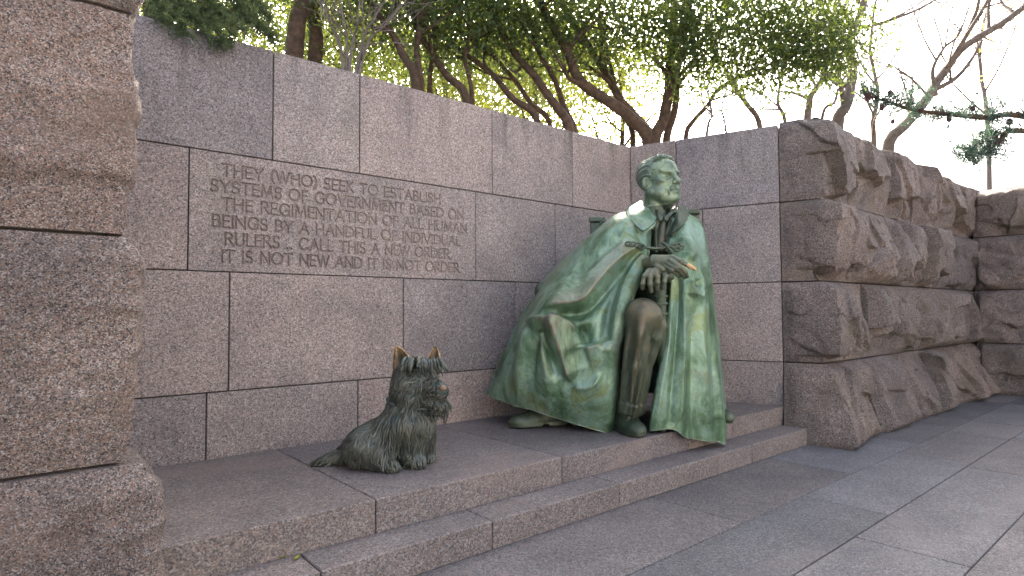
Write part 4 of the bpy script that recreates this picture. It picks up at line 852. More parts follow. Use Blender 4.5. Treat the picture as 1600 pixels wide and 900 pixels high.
    RB = [([(1062, 392), (1080, 402), (1092, 425), (1097, 450), (1094, 466)], 6, 0.03, -1, (0.2, 0.05)), ([(1080, 437), (1082, 450), (1088, 464), (1098, 466)], 4.5, 0.026, None, (0.1, 0.1)), ([(1086, 436), (1089, 450)], 4, -0.03, None, (0.2, 0.2)),
          ([(1060, 420), (1060, 480), (1056, 560), (1048, 660)], 5, -0.035, None, (0.2, 0)), ([(1066, 440), (1068, 520), (1066, 600), (1060, 680)], 5, 0.03, None, (0.25, 0)), ([(1082, 480), (1084, 550), (1083, 620), (1085, 690)], 6, -0.03, None, (0.25, 0)),
          ([(1094, 480), (1098, 560), (1104, 620), (1108, 690)], 6, 0.03, None, (0.25, 0)), ([(1109, 470), (1113, 560), (1117, 620), (1121, 690)], 4.5, -0.02, None, (0.25, 0)), ([(1050, 460), (1044, 540), (1033, 610), (1024, 672)], 3.5, 0.02, None, (0.2, 0)),
          ([(1060, 365), (1075, 385), (1085, 405)], 6, 0.02, None, (0.3, 0.3)), ([(1072, 352), (1090, 375), (1100, 410)], 5, -0.015, None, (0.3, 0.3)), ([(1078, 400), (1090, 440)], 8, -0.02, None, (0.3, 0.3))]
    for p, w_, h, sd2, tp in RB: H += ridge(p, w_, h*1.0, sd2, tp, False)
    H *= np.where(t[:, None] < 8, 1-0.8*sstep(150, 199, np.arange(201))[None], 1-0.35*sstep(160, 199, np.arange(201))[None])
    H += 0.008*fbm(G*3.2, 4, 4)*2
    # gathered folds on the back so that it holds up from the side
    back = (1-front); H += back*0.03*np.sin(t*9.0)[:, None]*np.linspace(0, 1, 201)[None, :]
    G = G+N*H[..., None]
    V, F = sheet(G, 0.028, sgn < 0); o = mesh('cape', V, F, PATINA, man)
    we = np.clip((H-0.045)/0.040, 0, 1)*0.6; tl = sstep(0.0, 1.0, 1-np.abs(t-5.6)/1.2)[:, None]*sstep(20, 60, np.arange(201))[None]*(1-sstep(90, 130, np.arange(201)))[None]
    we = np.maximum(we, 0.5*tl); ed = np.maximum(1-np.minimum(t, 16-t)/0.22, 0)[:, None]*0.8; we = np.maximum(we, ed*np.ones_like(we)); we = np.maximum(we, 0.35*sstep(197, 200, np.arange(201))[None]*np.ones_like(we))
    setwear(o, np.concatenate([we.ravel(), we.ravel()])); return o
cape()
def patch(name, rows, nu, nv, th, mat, parent, flip=False):
    G = grid_pts([[(x, y, float(Wm(w))) for x, y, w in r] for r in rows]); G = crom(G, nu); G = np.swapaxes(crom(np.swapaxes(G, 0, 1), nv), 0, 1)
    n = unit(np.cross(np.gradient(G, axis=0), np.gradient(G, axis=1))); fl = (n*unit(CAM-G)).sum(-1).mean() < 0
    V, F = sheet(G, th, fl != flip); return mesh(name, V, F, mat, parent)
# collar: a broad flat wing on one side, a standing wing on the other
patch('collar', [[(1002, 312, 8.12), (985, 321, 7.98), (978, 331, 7.82)], [(1007, 318, 7.86), (992, 333, 7.70), (988, 345, 7.62)], [(1014, 326, 7.70), (1004, 344, 7.54), (1001, 358, 7.50)], [(1020, 334, 7.64), (1015, 348, 7.52), (1009, 358, 7.48)], [(1026, 340, 7.62), (1024, 344, 7.55), (1021, 349, 7.50)]], 24, 16, 0.028, PATINA, man)
patch('collar', [[(1066, 318, 8.05), (1074, 328, 7.96), (1078, 340, 7.86)], [(1061, 322, 7.84), (1068, 338, 7.70), (1072, 347, 7.62)], [(1057, 334, 7.70), (1061, 346, 7.56), (1065, 353, 7.52)], [(1050, 350, 7.62), (1055, 355, 7.54), (1059, 358, 7.51)], [(1042, 368, 7.60), (1045, 368, 7.54), (1048, 366, 7.52)]], 24, 16, 0.028, PATINA_DARK, man)
# lapels, shirt and tie
patch('lapel', [[(1022, 338, 7.72), (1034, 340, 7.74), (1040, 338, 7.74)], [(1023, 360, 7.66), (1031, 358, 7.68), (1038, 354, 7.70)], [(1024, 378, 7.60), (1030, 376, 7.62), (1035, 372, 7.66)], [(1024, 395, 7.58), (1029, 393, 7.60), (1033, 390, 7.64)]], 16, 10, 0.03, PATINA_DARK, man)
patch('lapel', [[(1058, 330, 7.78), (1052, 336, 7.74), (1047, 341, 7.72)], [(1054, 352, 7.68), (1048, 354, 7.66), (1042, 356, 7.66)], [(1050, 372, 7.62), (1044, 372, 7.62), (1039, 372, 7.64)], [(1046, 395, 7.58), (1041, 393, 7.6), (1037, 390, 7.64)]], 16, 10, 0.03, PATINA_DARK, man)
patch('shirt_collar', [[(1019, 322, 7.80), (1022, 331, 7.72)], [(1026, 329, 7.64), (1028, 338, 7.60)], [(1033, 335, 7.60), (1031, 345, 7.58)], [(1036, 338, 7.60), (1035, 343, 7.59)]], 14, 8, 0.02, PATINA_DARK, man)
patch('shirt_collar', [[(1056, 322, 7.84), (1054, 331, 7.76)], [(1049, 329, 7.68), (1047, 338, 7.63)], [(1042, 335, 7.62), (1043, 345, 7.60)], [(1038, 338, 7.60), (1039, 343, 7.59)]], 14, 8, 0.02, PATINA_DARK, man)
tie = MB()
V, F = tube([pt(1037, 339, Wm(7.70)), pt(1036, 346, Wm(7.67)), pt(1035, 356, Wm(7.66)), pt(1033, 372, Wm(7.63)), pt(1031, 392, Wm(7.62))], np.array([0.036, 0.022, 0.03, 0.036, 0.038]), 10, 20); tie.add(V, F); tie.build('tie', PATINA_DARK, man)

# ---- body: head, neck, torso, arms and hands in one mesh
HS = 0.0185; hc = pt(1030.5, 283.0, Wm(7.80))
hv = unit(np.array([hc[0]-CAM[0], hc[1]-CAM[1], 0])); hr = np.array([hv[1], -hv[0], 0])
ya = rad(49); hf = -hv*math.cos(ya)+hr*math.sin(ya); hf = unit(hf+np.array([0, 0, 0.07])); hx = unit(np.cross(hf, [0, 0, 1.0])); hz = np.cross(hx, hf)
tilt = rad(-2.5); HM = np.stack([(hx*math.cos(tilt)+hz*math.sin(tilt))*1.17, hf, -hx*math.sin(tilt)+hz*math.cos(tilt)], 1)
def head_sdf(X):
    S_ = X.copy(); S_[..., 0] = np.abs(S_[..., 0])           # mirror
    d = d_ell(X, (0, -1.2, 3.4), (7.3, 9.3, 8.0))
    d = smin(d, d_ell(X, (0, 2.6, -2.5), (6.0, 6.5, 9.2)), 2.5)
    d = smin(d, d_ell(X, (0, 4.0, 5.0), (6.0, 4.6, 4.6)), 2.0)
    d = smin(d, d_cap(S_, (5.2, 0.0, -6.2), (2.1, 5.8, -10.0), 2.5, 2.1), 2.2)
    d = smin(d, d_ell(X, (0, 7.0, -10.1), (2.5, 2.0, 1.9)), 1.6)
    d = smin(d, d_ell(S_, (4.7, 5.4, -1.7), (2.0, 2.1, 1.6)), 1.8)
    d = smin(d, d_ell(S_, (3.9, 4.8, -7.0), (2.6, 2.4, 3.6)), 2.0)
    d = smin(d, d_ell(X, (0, 7.2, -6.2), (3.2, 2.3, 2.9)), 1.8)
    d = smax(d, -d_ell(S_, (3.3, 9.5, 0.35), (2.5, 3.7, 1.7)), 0.7)
    d = smin(d, d_cap(S_, (1.0, 8.7, 2.5), (4.9, 6.9, 2.8), 1.15, 1.0), 0.8)
    d = smin(d, d_cap(X, (0, 8.4, 2.2), (0, 11.0, -2.3), 0.85, 1.05), 1.0)
    d = smin(d, d_ell(X, (0, 11.0, -2.9), (1.15, 1.2, 1.0)), 0.9)
    d = smin(d, d_ell(S_, (1.4, 9.5, -3.1), (0.85, 1.2, 0.85)), 0.6)
    d = smax(d, -d_ell(S_, (0.75, 10.5, -4.2), (0.5, 0.8, 0.6)), 0.3)
    d = smin(d, np.linalg.norm(S_-np.array([3.2, 5.75, 0.5]), axis=-1)-1.45, 0.12)
    d = smax(d, -(np.linalg.norm(S_-np.array([3.1, 7.35, 0.55]), axis=-1)-0.5), 0.08)
    d = smin(d, d_cap(S_, (1.6, 7.1, 0.8), (3.3, 7.35, 1.5), 0.30, 0.36), 0.3); d = smin(d, d_cap(S_, (3.3, 7.35, 1.5), (5.0, 6.0, 0.6), 0.36, 0.30), 0.3)
    d = smin(d, d_cap(S_, (1.7, 7.0, 0.1), (3.4, 7.1, -0.6), 0.24, 0.28), 0.3); d = smin(d, d_cap(S_, (3.4, 7.1, -0.6), (4.9, 6.0, 0.2), 0.28, 0.24), 0.3)
    d = smin(d, d_cap(S_, (2.0, 7.5, -1.8), (4.3, 6.7, -1.6), 0.36, 0.32), 0.7)
    d = smin(d, d_cap(S_, (2.4, 8.0, -6.3), (0.3, 9.5, -5.9), 0.32, 0.4), 0.6); d = smin(d, d_cap(S_, (2.0, 8.1, -7.3), (0, 9.35, -7.5), 0.4, 0.55), 0.6)
    d = smax(d, -d_cap(S_, (3.0, 8.2, -6.75), (0, 10.4, -6.55), 0.22, 0.2), 0.25)
    d = smax(d, -d_cap(S_, (1.9, 9.4, -3.0), (3.7, 7.9, -6.8), 0.3, 0.25), 0.7)
    d = smax(d, -d_cap(S_, (3.5, 7.6, -7.2), (2.9, 7.4, -9.4), 0.22, 0.18), 0.6)
    for z in (4.6, 5.9, 7.1): d = smax(d, -d_cap(S_, (0, 8.75-(z-4.6)*0.28, z), (3.4, 7.6-(z-4.6)*0.28, z-0.2), 0.13, 0.1), 0.4)
    d = smax(d, -d_cap(S_, (0.5, 9.2, 2.2), (0.7, 8.9, 4.0), 0.16, 0.1), 0.4)
    e = d_ell(S_, (7.2, -1.0, -1.7), (0.95, 2.1, 3.4), np.array([[0.94, -0.34, 0], [0.34, 0.94, 0], [0, 0, 1.0]])); e = smax(e, -d_ell(S_, (8.1, -0.5, -0.9), (0.75, 1.15, 2.0)), 0.4); e = smin(e, d_cap(S_, (7.6, -0.1, -2.3), (7.5, 0.3, -0.9), 0.5, 0.4), 0.4)
    d = smin(d, e, 0.6)
    n = d_cap(X, (0, -2.4, -6), (0.4, -5.6, -25), 5.7, 7.2); n = smin(n, d_cap(S_, (5.2, -2.2, -6.5), (1.8, 1.4, -18), 1.5, 1.3), 1.5); n = smin(n, d_ell(X, (0, 3.2, -12.2), (2.6, 2.4, 2.6)), 1.5)
    d = smin(d, n, 1.8)
    return d
V, F = nets(head_sdf, (-9.5, -14, -24), (9.5, 13.5, 13), 0.25)
body = MB(); body.add(hc+(V*HS)@HM.T, F)
def hair_sdf(X):
    d = d_ell(X, (0, -1.7, 3.6), (7.75, 9.7, 8.55))
    d = smin(d, d_cap(X, (-3.6, 4.2, 9.6), (3.4, 4.6, 9.9), 1.2, 1.4), 2.4)
    hl = np.interp(X[..., 2], [-9, -4.5, -1.5, 1.5, 4.5, 8, 11, 14], [-6.5, -4.2, 1.4, 2.2, 1.2, 2.6, 6.6, 8.5]); d = smax(d, X[..., 1]-hl, 0.6)
    d = smax(d, -(X[..., 2]+7.2), 0.8)
    S_ = X.copy(); S_[..., 0] = np.abs(S_[..., 0]); d = smax(d, -d_ell(S_, (7.6, -0.8, -1.9), (1.6, 2.5, 3.7)), 0.4)
    th = np.arctan2(X[..., 0]-2.2, X[..., 2]+3.0); ph = th*17+1.6*noise(X*0.25, 3)+X[..., 1]*0.10
    d = d-0.34*np.abs(np.sin(ph))-0.22*np.abs(np.sin(ph*2.3+1.1))+0.35*noise(X*0.22, 5)
    fr = sstep(2.0, 6.0, X[..., 1])*sstep(6.5, 9.0, X[..., 2]); d = d-fr*0.35*np.sin(X[..., 0]*1.7+X[..., 1]*1.1)
    return d
V, F = nets(hair_sdf, (-10, -13, -10), (10, 9.5, 15), 0.24)
mesh('hair', hc+(V*HS)@HM.T, F, HAIR_BR, man)
# torso and arms
nk = hc+HM@(np.array([0.4, -4.2, -19])*HS); tc_ = pt(1034, 400, Wm(8.22)); hip = pt(1034, 520, Wm(8.05))
shL = pt(990, 364, Wm(8.12)); shR = pt(1070, 366, Wm(8.10)); elL = pt(930, 436, Wm(8.15)); elR = pt(1082, 445, Wm(7.75)); wrU = pt(1013, 412, Wm(7.40)); wrL = pt(1034, 428, Wm(7.42))
def torso_sdf(X):
    d = d_cap(X, nk-np.array([0, 0, 0.10])+hv*0.06, tc_, 0.12, 0.24); d = smin(d, d_cap(X, tc_, hip, 0.24, 0.27), 0.15)
    d = smin(d, d_cap(X, shL, shR, 0.10, 0.10), 0.10)
    d = smin(d, d_cap(X, shL, elL, 0.115, 0.095), 0.08); d = smin(d, d_cap(X, shR, elR, 0.115, 0.095), 0.08)
    d = smin(d, d_cap(X, elL, wrU, 0.085, 0.050), 0.05); d = smin(d, d_cap(X, elR, wrL, 0.095, 0.06), 0.05)
    return d
allp = np.array([nk, tc_, hip, shL, shR, elL, elR, wrU, wrL]); V, F = nets(torso_sdf, allp.min(0)-0.32, allp.max(0)+0.32, 0.022); body.add(V, F)
def hand_sdf_maker(palm, fingers, extra=()):
    caps = []
    for ch, r0, r1 in fingers:
        P = [pt(x, y, Wm(w)) for x, y, w in ch]; R = np.linspace(r0, r1, len(P)); caps.append([(P[k], P[k+1], R[k], R[k+1]) for k in range(len(P)-1)])
    pc = [(pt(*a[:2], Wm(a[2])), pt(*b_[:2], Wm(b_[2])), ra, rb) for a, b_, ra, rb in palm]
    def fn(X):
        d = None
        for a, b_, ra, rb in pc:
            q = d_cap(X, a, b_, ra, rb); d = q if d is None else smin(d, q, 0.022)
        for ch in caps:
            e = None
            for k, (a, b_, ra, rb) in enumerate(ch):
                q = d_cap(X, a, b_, ra, rb); e = q if e is None else smin(e, q, 0.006)
                if k: e = smin(e, np.linalg.norm(X-a, axis=-1)-ra*1.10, 0.008)      # knuckle
            d = smin(d, e, 0.009)
        return d
    pts_ = np.array([p for c_ in caps for s_ in c_ for p in s_[:2]]+[p for s_ in pc for p in s_[:2]])
    return fn, pts_.min(0)-0.07, pts_.max(0)+0.07
up_palm = [((1009, 412, 7.34), (1022, 408.5, 7.2), 0.052, 0.044), ((1022, 405, 7.18), (1049, 403, 7.08), 0.040, 0.026), ((1022, 409, 7.17), (1046, 409, 7.06), 0.040, 0.026), ((1022, 413, 7.2), (1041, 415, 7.08), 0.040, 0.026)]
up_f = [([(1050, 402, 7.06), (1064, 408, 6.99), (1072, 413, 6.97)], 0.0225, 0.0195), ([(1047, 407, 7.04), (1062, 417, 6.96), (1071, 425, 6.98), (1074, 432, 7.02)], 0.0225, 0.0165), ([(1044, 412, 7.05), (1058, 420, 6.97), (1066.5, 428, 7.0), (1069.5, 434, 7.04)], 0.0215, 0.0155), ([(1040, 416, 7.07), (1051, 423, 7.0), (1058, 428, 7.02), (1061.5, 432, 7.05)], 0.020, 0.014), ([(1026, 416, 7.12), (1036, 421, 7.08), (1045, 425, 7.10)], 0.024, 0.018)]
fn, lo, hi = hand_sdf_maker(up_palm, up_f); V, F = nets(fn, lo, hi, 0.0052); body.add(V, F)
lo_palm = [((1038, 424, 7.40), (1030, 423, 7.26), 0.05, 0.046), ((1034, 421, 7.3), (1014, 424, 7.14), 0.036, 0.028), ((1036, 423, 7.26), (1036, 425, 7.12), 0.036, 0.028), ((1030, 422, 7.22), (1024, 423, 7.11), 0.036, 0.03)]
lo_f = [([(1013, 424, 7.13), (1007, 432, 7.07), (1004.5, 443, 7.07), (1004, 450, 7.10)], 0.0235, 0.0175), ([(1020, 424, 7.11), (1015.5, 433, 7.03), (1015.5, 444, 7.03), (1017.5, 455, 7.07)], 0.0245, 0.0180), ([(1028, 424, 7.10), (1027, 432, 7.03), (1027.5, 441, 7.03), (1027, 452, 7.07)], 0.0245, 0.0175), ([(1036, 425, 7.11), (1040, 431, 7.05), (1038, 440, 7.04), (1035.5, 450, 7.08)], 0.0225, 0.0165), ([(1030, 428, 7.26), (1022, 440, 7.24), (1024, 452, 7.22)], 0.026, 0.02)]
fn, lo, hi = hand_sdf_maker(lo_palm, lo_f); V2, F2 = nets(fn, lo, hi, 0.0052); body.add(V2, F2)
nv_face = None
Vb = np.concatenate(body.V); o = mesh('body', Vb, body.F, None, man, mats=[PATINA_HEAD, PATINA_DARK, HAND_BR])
cnt = [len(v) for v in body.V]; idx = np.concatenate([np.full(len(f), k) for f, k in zip(body.F, (0, 1, 2, 2))]); hq = (Vb[body.F[0]].mean(1)-hc)@hz/HS; idx[:len(hq)] = np.where(hq < -13.2-1.2*np.sin(hq), 1, 0); o.data.polygons.foreach_set('material_index', idx.astype(np.int32)); o.data.update()
# the polished tip of the pointing finger
fn, lo, hi = hand_sdf_maker([((1071, 412.4, 6.975), (1078.5, 416.6, 6.96), 0.0198, 0.0186)], [([(1078.5, 416.6, 6.96), (1085.5, 420.6, 6.96)], 0.0186, 0.0142)])
V, F = nets(fn, lo, hi, 0.0052); o = mesh('fingertip', V, F, GOLD, man); o['label'] = 'index fingertip rubbed to golden bronze'
# cane
cn = MB(); cpts = [pt(1031, 446, Wm(7.2)), pt(1032, 470, Wm(7.22)), pt(1034, 520, Wm(7.26)), pt(1034, 600, Wm(7.35))]; e = pt(1034, 600, Wm(7.35)); cpts.append(np.array([e[0], e[1], ZB+0.004]))
V, F = tube(cpts, np.array([0.055, 0.047, 0.040, 0.034, 0.03]), 14, 40); cn.add(V, F)
for y in (463, 474, 490): V, F = tube([pt(1032+(y-463)*0.03, y-1.6, Wm(7.22)), pt(1032+(y-463)*0.03, y+1.6, Wm(7.22))], np.array([0.060, 0.060]), 14); cn.add(V, F)
cn.build('cane', PATINA_PLAIN, man)

# ---- legs
kn = pt(1005, 494, Wm(7.12)); hp = pt(1024, 530, Wm(8.0)); an = pt(985, 640, Wm(7.26)); kn2 = pt(850, 515, Wm(7.45)); hp2 = pt(1004, 530, Wm(8.05)); an2 = pt(874, 640, Wm(7.86))
RIDGES = [[pt(*q) for q in r_] for r_ in ([(1008, 476, 4.78), (998, 520, 4.765), (990, 575, 4.80), (985, 628, 4.84)], [(1014, 478, 4.80), (1026, 490, 4.80), (1036, 508, 4.84)], [(1036, 508, 4.84), (1024, 530, 4.83), (1016, 560, 4.85)])]
def leg_sdf(k_, h_, a_, grooves):
    def fn(X):
        d = d_cap(X, h_, k_, 0.18, 0.132); d = smin(d, d_cap(X, k_, a_, 0.134, 0.086), 0.07)
        d = smin(d, d_cap(X, k_+0.35*(a_-k_)+unit(k_-h_)*-0.03, a_, 0.118, 0.088), 0.05)
        for rg in RIDGES if grooves > 0.9 else []:
            for a, b_ in zip(rg[:-1], rg[1:]): d = smin(d, d_cap(X, a, b_, 0.018, 0.014), 0.06)
        ax = unit(a_-k_); r_ = X-k_; tt = r_@ax; pl = r_-tt[..., None]*ax; fwd = unit(CAM-k_); fwd = unit(fwd-ax*(fwd@ax)); sde = np.cross(ax, fwd); ang = np.arctan2(pl@sde, pl@fwd)
        m = sstep(-0.02, 0.22, tt)
        d = d-grooves*m*(0.020*np.cos(ang*5+0.6+tt*2.2)+0.013*np.cos(ang*9-tt*4))*np.clip(1.2-tt, 0.3, 1)-grooves*0.014*np.exp(-((ang-0.02)/0.10)**2)*sstep(0.02, 0.15, tt)
        d = d-0.010*sstep(0.0, 0.01, (tt-(np.linalg.norm(a_-k_)-0.075)))     # turn-up
        d = smax(d, tt-np.linalg.norm(a_-k_)-0.03, 0.015)
        return d
    return fn
P = np.array([kn, hp, an]); V, F = nets(leg_sdf(kn, hp, an, 1.0), P.min(0)-0.27, P.max(0)+0.27, 0.0125)
tt = (V-kn)@unit(an-kn); fz = tt[F].mean(1); mi = (fz > 0.42).astype(int)
o = mesh('trouser_leg', V, F, PATINA_DARK, man); ax_ = unit(an-kn); r_ = V-kn; tq = r_@ax_; pl = r_-tq[:, None]*ax_; fwd = unit(CAM-kn); fwd = unit(fwd-ax_*(fwd@ax_)); ang_ = np.arctan2(pl@np.cross(ax_, fwd), pl@fwd)
setwear(o, np.clip(1.15-sstep(-0.14, 0.22, tq)*1.0, 0, 1)*0.62+0.5*np.exp(-((ang_-0.02)/0.16)**2)*(1-sstep(0.3, 0.75, tq)))
P = np.array([kn2, hp2, an2]); V, F = nets(leg_sdf(kn2, hp2, an2, 0.6), P.min(0)-0.27, P.max(0)+0.27, 0.02); mesh('trouser_leg', V, F, PATINA_DARK, man)
def shoe(heel, toe, ankle, name='shoe'):
    f_ = unit(np.array([toe[0]-heel[0], toe[1]-heel[1], 0])); l_ = np.array([-f_[1], f_[0], 0]); L = np.linalg.norm((toe-heel)[:2]); o_ = np.array([heel[0], heel[1], ZB+0.003])
    M = np.stack([f_, l_, [0, 0, 1]], 1)
    al = (ankle-o_)@M
    def fn(X):
        q = (X-o_)@M; s_ = L/0.50
        d = d_ell(q, (0.10*s_, 0, 0.075), (0.115*s_, 0.085, 0.085)); d = smin(d, d_ell(q, (0.30*s_, 0, 0.055), (0.17*s_, 0.092, 0.075)), 0.06)
        d = smin(d, d_ell(q, (0.41*s_, 0, 0.048), (0.10*s_, 0.080, 0.055)), 0.05)
        d = smin(d, d_cap(q, (0.11*s_, 0, 0.11), (al[0], al[1], max(al[2], 0.22)), 0.078, 0.088), 0.06)
        d = smin(d, d_cap(q, (0.14*s_, 0, 0.13), (0.30*s_, 0, 0.10), 0.07, 0.06), 0.05)
        d = smax(d, -(np.abs(q[..., 0]-0.335*s_)-0.004), 0.02) if False else d
        for c_ in (0.31, 0.34, 0.37): d = d+0.0045*np.exp(-((q[..., 0]-c_*s_-0.1*np.abs(q[..., 1]))/0.006)**2)*(q[..., 2] > 0.06)
        d = smax(d, 0.028-q[..., 2], 0.012)
        sole = np.maximum(smin(d_ell(q*[1, 1, 0], (0.10*s_, 0, 0), (0.118*s_, 0.088, 1)), d_ell(q*[1, 1, 0], (0.33*s_, 0, 0), (0.18*s_, 0.098, 1)), 0.08), np.abs(q[..., 2]-0.020)-0.014)
        gap = np.maximum(np.abs(q[..., 0]-0.205*s_)-0.028*s_, q[..., 2]-0.024); sole = np.maximum(sole, -gap)
        return np.minimum(d, sole)
    A = np.array([heel, toe, ankle]); lo = A.min(0)-0.16; hi = A.max(0)+0.16; lo[2] = ZB-0.01; hi[2] = max(ankle[2]+0.12, ZB+0.3)
    V, F = nets(fn, lo, hi, 0.009); return mesh(name, V, F, PATINA_DARK, man)
def onplat(x, y): d = ray(x, y); return CAM+d*((ZB-CAM[2])/d[2])
t1 = onplat(1001, 685); a1 = np.array([an[0], an[1], ZB+0.2]); f1 = unit((t1-an)*[1, 1, 0]); shoe(t1-f1*0.52, t1, an-np.array([0, 0, 0.02]))
t2 = onplat(797, 669); h2_ = onplat(884, 664); shoe(h2_, t2, np.array([an2[0], an2[1], ZB+0.26]))

# ---- clasp: cord and knotted loops across the chest
def loop(cx, cy, rx, ry, w, ph=0): return [pt(cx+rx*math.cos(a), cy+ry*math.sin(a), Wm(w)-(0.075 if cx < 1015 else 0.02)) for a in np.linspace(ph, ph+2*math.pi, 15)]
cl = MB()
for p in ([(1008, 386, 7.31), (1020, 388, 7.35), (1034, 387.5, 7.38), (1044, 385, 7.38)], [(1034, 379, 7.42), (1040, 382, 7.37), (1046, 389, 7.36), (1050, 396, 7.38)]):
    V, F = tube([pt(x, y, Wm(w)) for x, y, w in p], np.full(len(p), 0.013), 8, 16); cl.add(V, F)
for cx, cy, w in ((982, 381, 7.43), (989, 381.5, 7.42), (996, 383, 7.41), (1003, 385, 7.40), (1053, 384, 7.38), (1059, 383, 7.39), (1064, 386, 7.40), (1058, 389, 7.38)):
    V, F = tube(loop(cx, cy, 4.6, 3.2, w, cx), np.full(15, 0.0085), 6, 30); cl.add(V, F)
for a, b_ in (((979, 383, 7.43), (1012, 386, 7.39)), ((1046, 386, 7.37), (1066, 384, 7.40))):
    V, F = tube([pt(*a[:2], Wm(a[2])-(0.075 if a[0] < 1015 else 0.02)), pt(*b_[:2], Wm(b_[2])-0.02)], np.array([0.009, 0.010]), 6, 6); cl.add(V, F)
cl.build('cape_clasp', PATINA_PLAIN, man)
# ---- chair: back posts, rails, seat, legs, scrolled arm
ch = MB(); cw = 8.62
def T_chair(px0, py0, px1, py1, w0, w1, dx, dy, dz, mb):
    a = pt(px0, py0, Wm(w0)); b_ = pt(px1, py1, Wm(w1)); mb.add(*tube([a, b_], np.array([dx, dx]), 4))
def post(px, w, top, mb):
    p = pt(px, 400, Wm(w)); zt = pt(px, top, Wm(w))[2]; R_ = np.stack([hr, hv, [0, 0, 1]], 1)
    for (hx_, hy_, z0, z1) in ((0.066, 0.055, ZB+0.003, zt-0.05), (0.078, 0.066, zt-0.05, zt)):
        V, F = bbox(-hx_, hx_, -hy_, hy_, z0, z1, 0.012); mb.add(V@R_.T+[p[0], p[1], 0], F)
    return p, zt
p1, z1_ = post(934, 8.45, 340, ch); ch.build('chair_post', PATINA_PLAIN, man, smooth=False); ch = MB()
p2, z2_ = post(1082, 8.45, 328, ch); ch.build('chair_post', PATINA_PLAIN, man, smooth=False)
# rosette on the visible post
rs = MB(); cx = pt(943, 351, Wm(8.3))
for k in range(7):
    a = k*2*math.pi/7; c = cx+hr*math.cos(a)*0.028+np.array([0, 0, 1])*math.sin(a)*0.028; rs.add(*ellipsoid(c, (0.018, 0.018, 0.018), 8, 6))
rs.add(*ellipsoid(cx-hv*0.01, (0.018, 0.018, 0.018), 8, 6)); rs.build('rosette', PATINA_PLAIN, man)
seat = MB(); R_ = np.stack([hr, hv, [0, 0, 1]], 1); sc_ = pt(1010, 560, Wm(8.3)); V, F = bbox(-0.45, 0.45, -0.40, 0.42, 0.86, 0.98, 0.02); seat.add(V@R_.T+[sc_[0], sc_[1], 0], F); seat.build('seat', PATINA_DARK, man)
back = MB(); m_ = (p1+p2)/2; wid = np.linalg.norm((p2-p1)[:2])/2-0.05
for z0, z1 in ((1.95, 2.10), (1.25, 1.38)):
    V, F = bbox(-wid, wid, -0.03, 0.03, z0, z1, 0.01); m = MB(); m.add(V@R_.T+[m_[0], m_[1], 0], F); m.build('chair_rail', PATINA_PLAIN, man, smooth=False)
for (x, w) in ((898, 7.75), (1112, 7.72)):
    m = MB(); c = pt(x, 600, Wm(w)); V, F = tube([[c[0], c[1], ZB+0.003], [c[0], c[1], ZB+0.2], [c[0], c[1], 0.9]], np.array([0.045, 0.055, 0.06]), 10, 14); m.add(V, F); m.build('chair_leg', PATINA_PLAIN, man)
ar = MB(); A = [pt(866, 444, Wm(8.25)), pt(858, 446, Wm(8.1)), pt(848, 449, Wm(8.0)), pt(843, 455, Wm(7.98)), pt(845, 463, Wm(7.98))]; V, F = tube([pt(930, 446, Wm(8.45))]+A, np.array([0.05, 0.05, 0.05, 0.052, 0.05, 0.042]), 10, 30); ar.add(V, F)
V, F = tube([pt(858, 448, Wm(8.05)), pt(838, 490, Wm(8.02)), pt(826, 530, Wm(8.1))], np.array([0.045, 0.05, 0.045]), 10, 14); ar.add(V, F); ar.build('chair_arm', PATINA_PLAIN, man)
# scrolled foot of the chair seen past the hem
sf = MB(); c = onplat(1139, 662); c[2] = ZB; sf.add(*ellipsoid(c+[0, 0, 0.05], (0.06, 0.05, 0.048), 14, 10)); sf.add(*tube([c+[0, 0, 0.05], c+hv*0.10+[0, 0, 0.07], c+hv*0.24-hr*0.05+[0, 0, 0.06], c+hv*0.34-hr*0.1+[0, 0, 0.30], c+hv*0.36-hr*0.1+[0, 0, 0.55]], np.array([0.045, 0.045, 0.04, 0.045, 0.05]), 10, 20)); sf.build('chair_foot', PATINA_PLAIN, man)

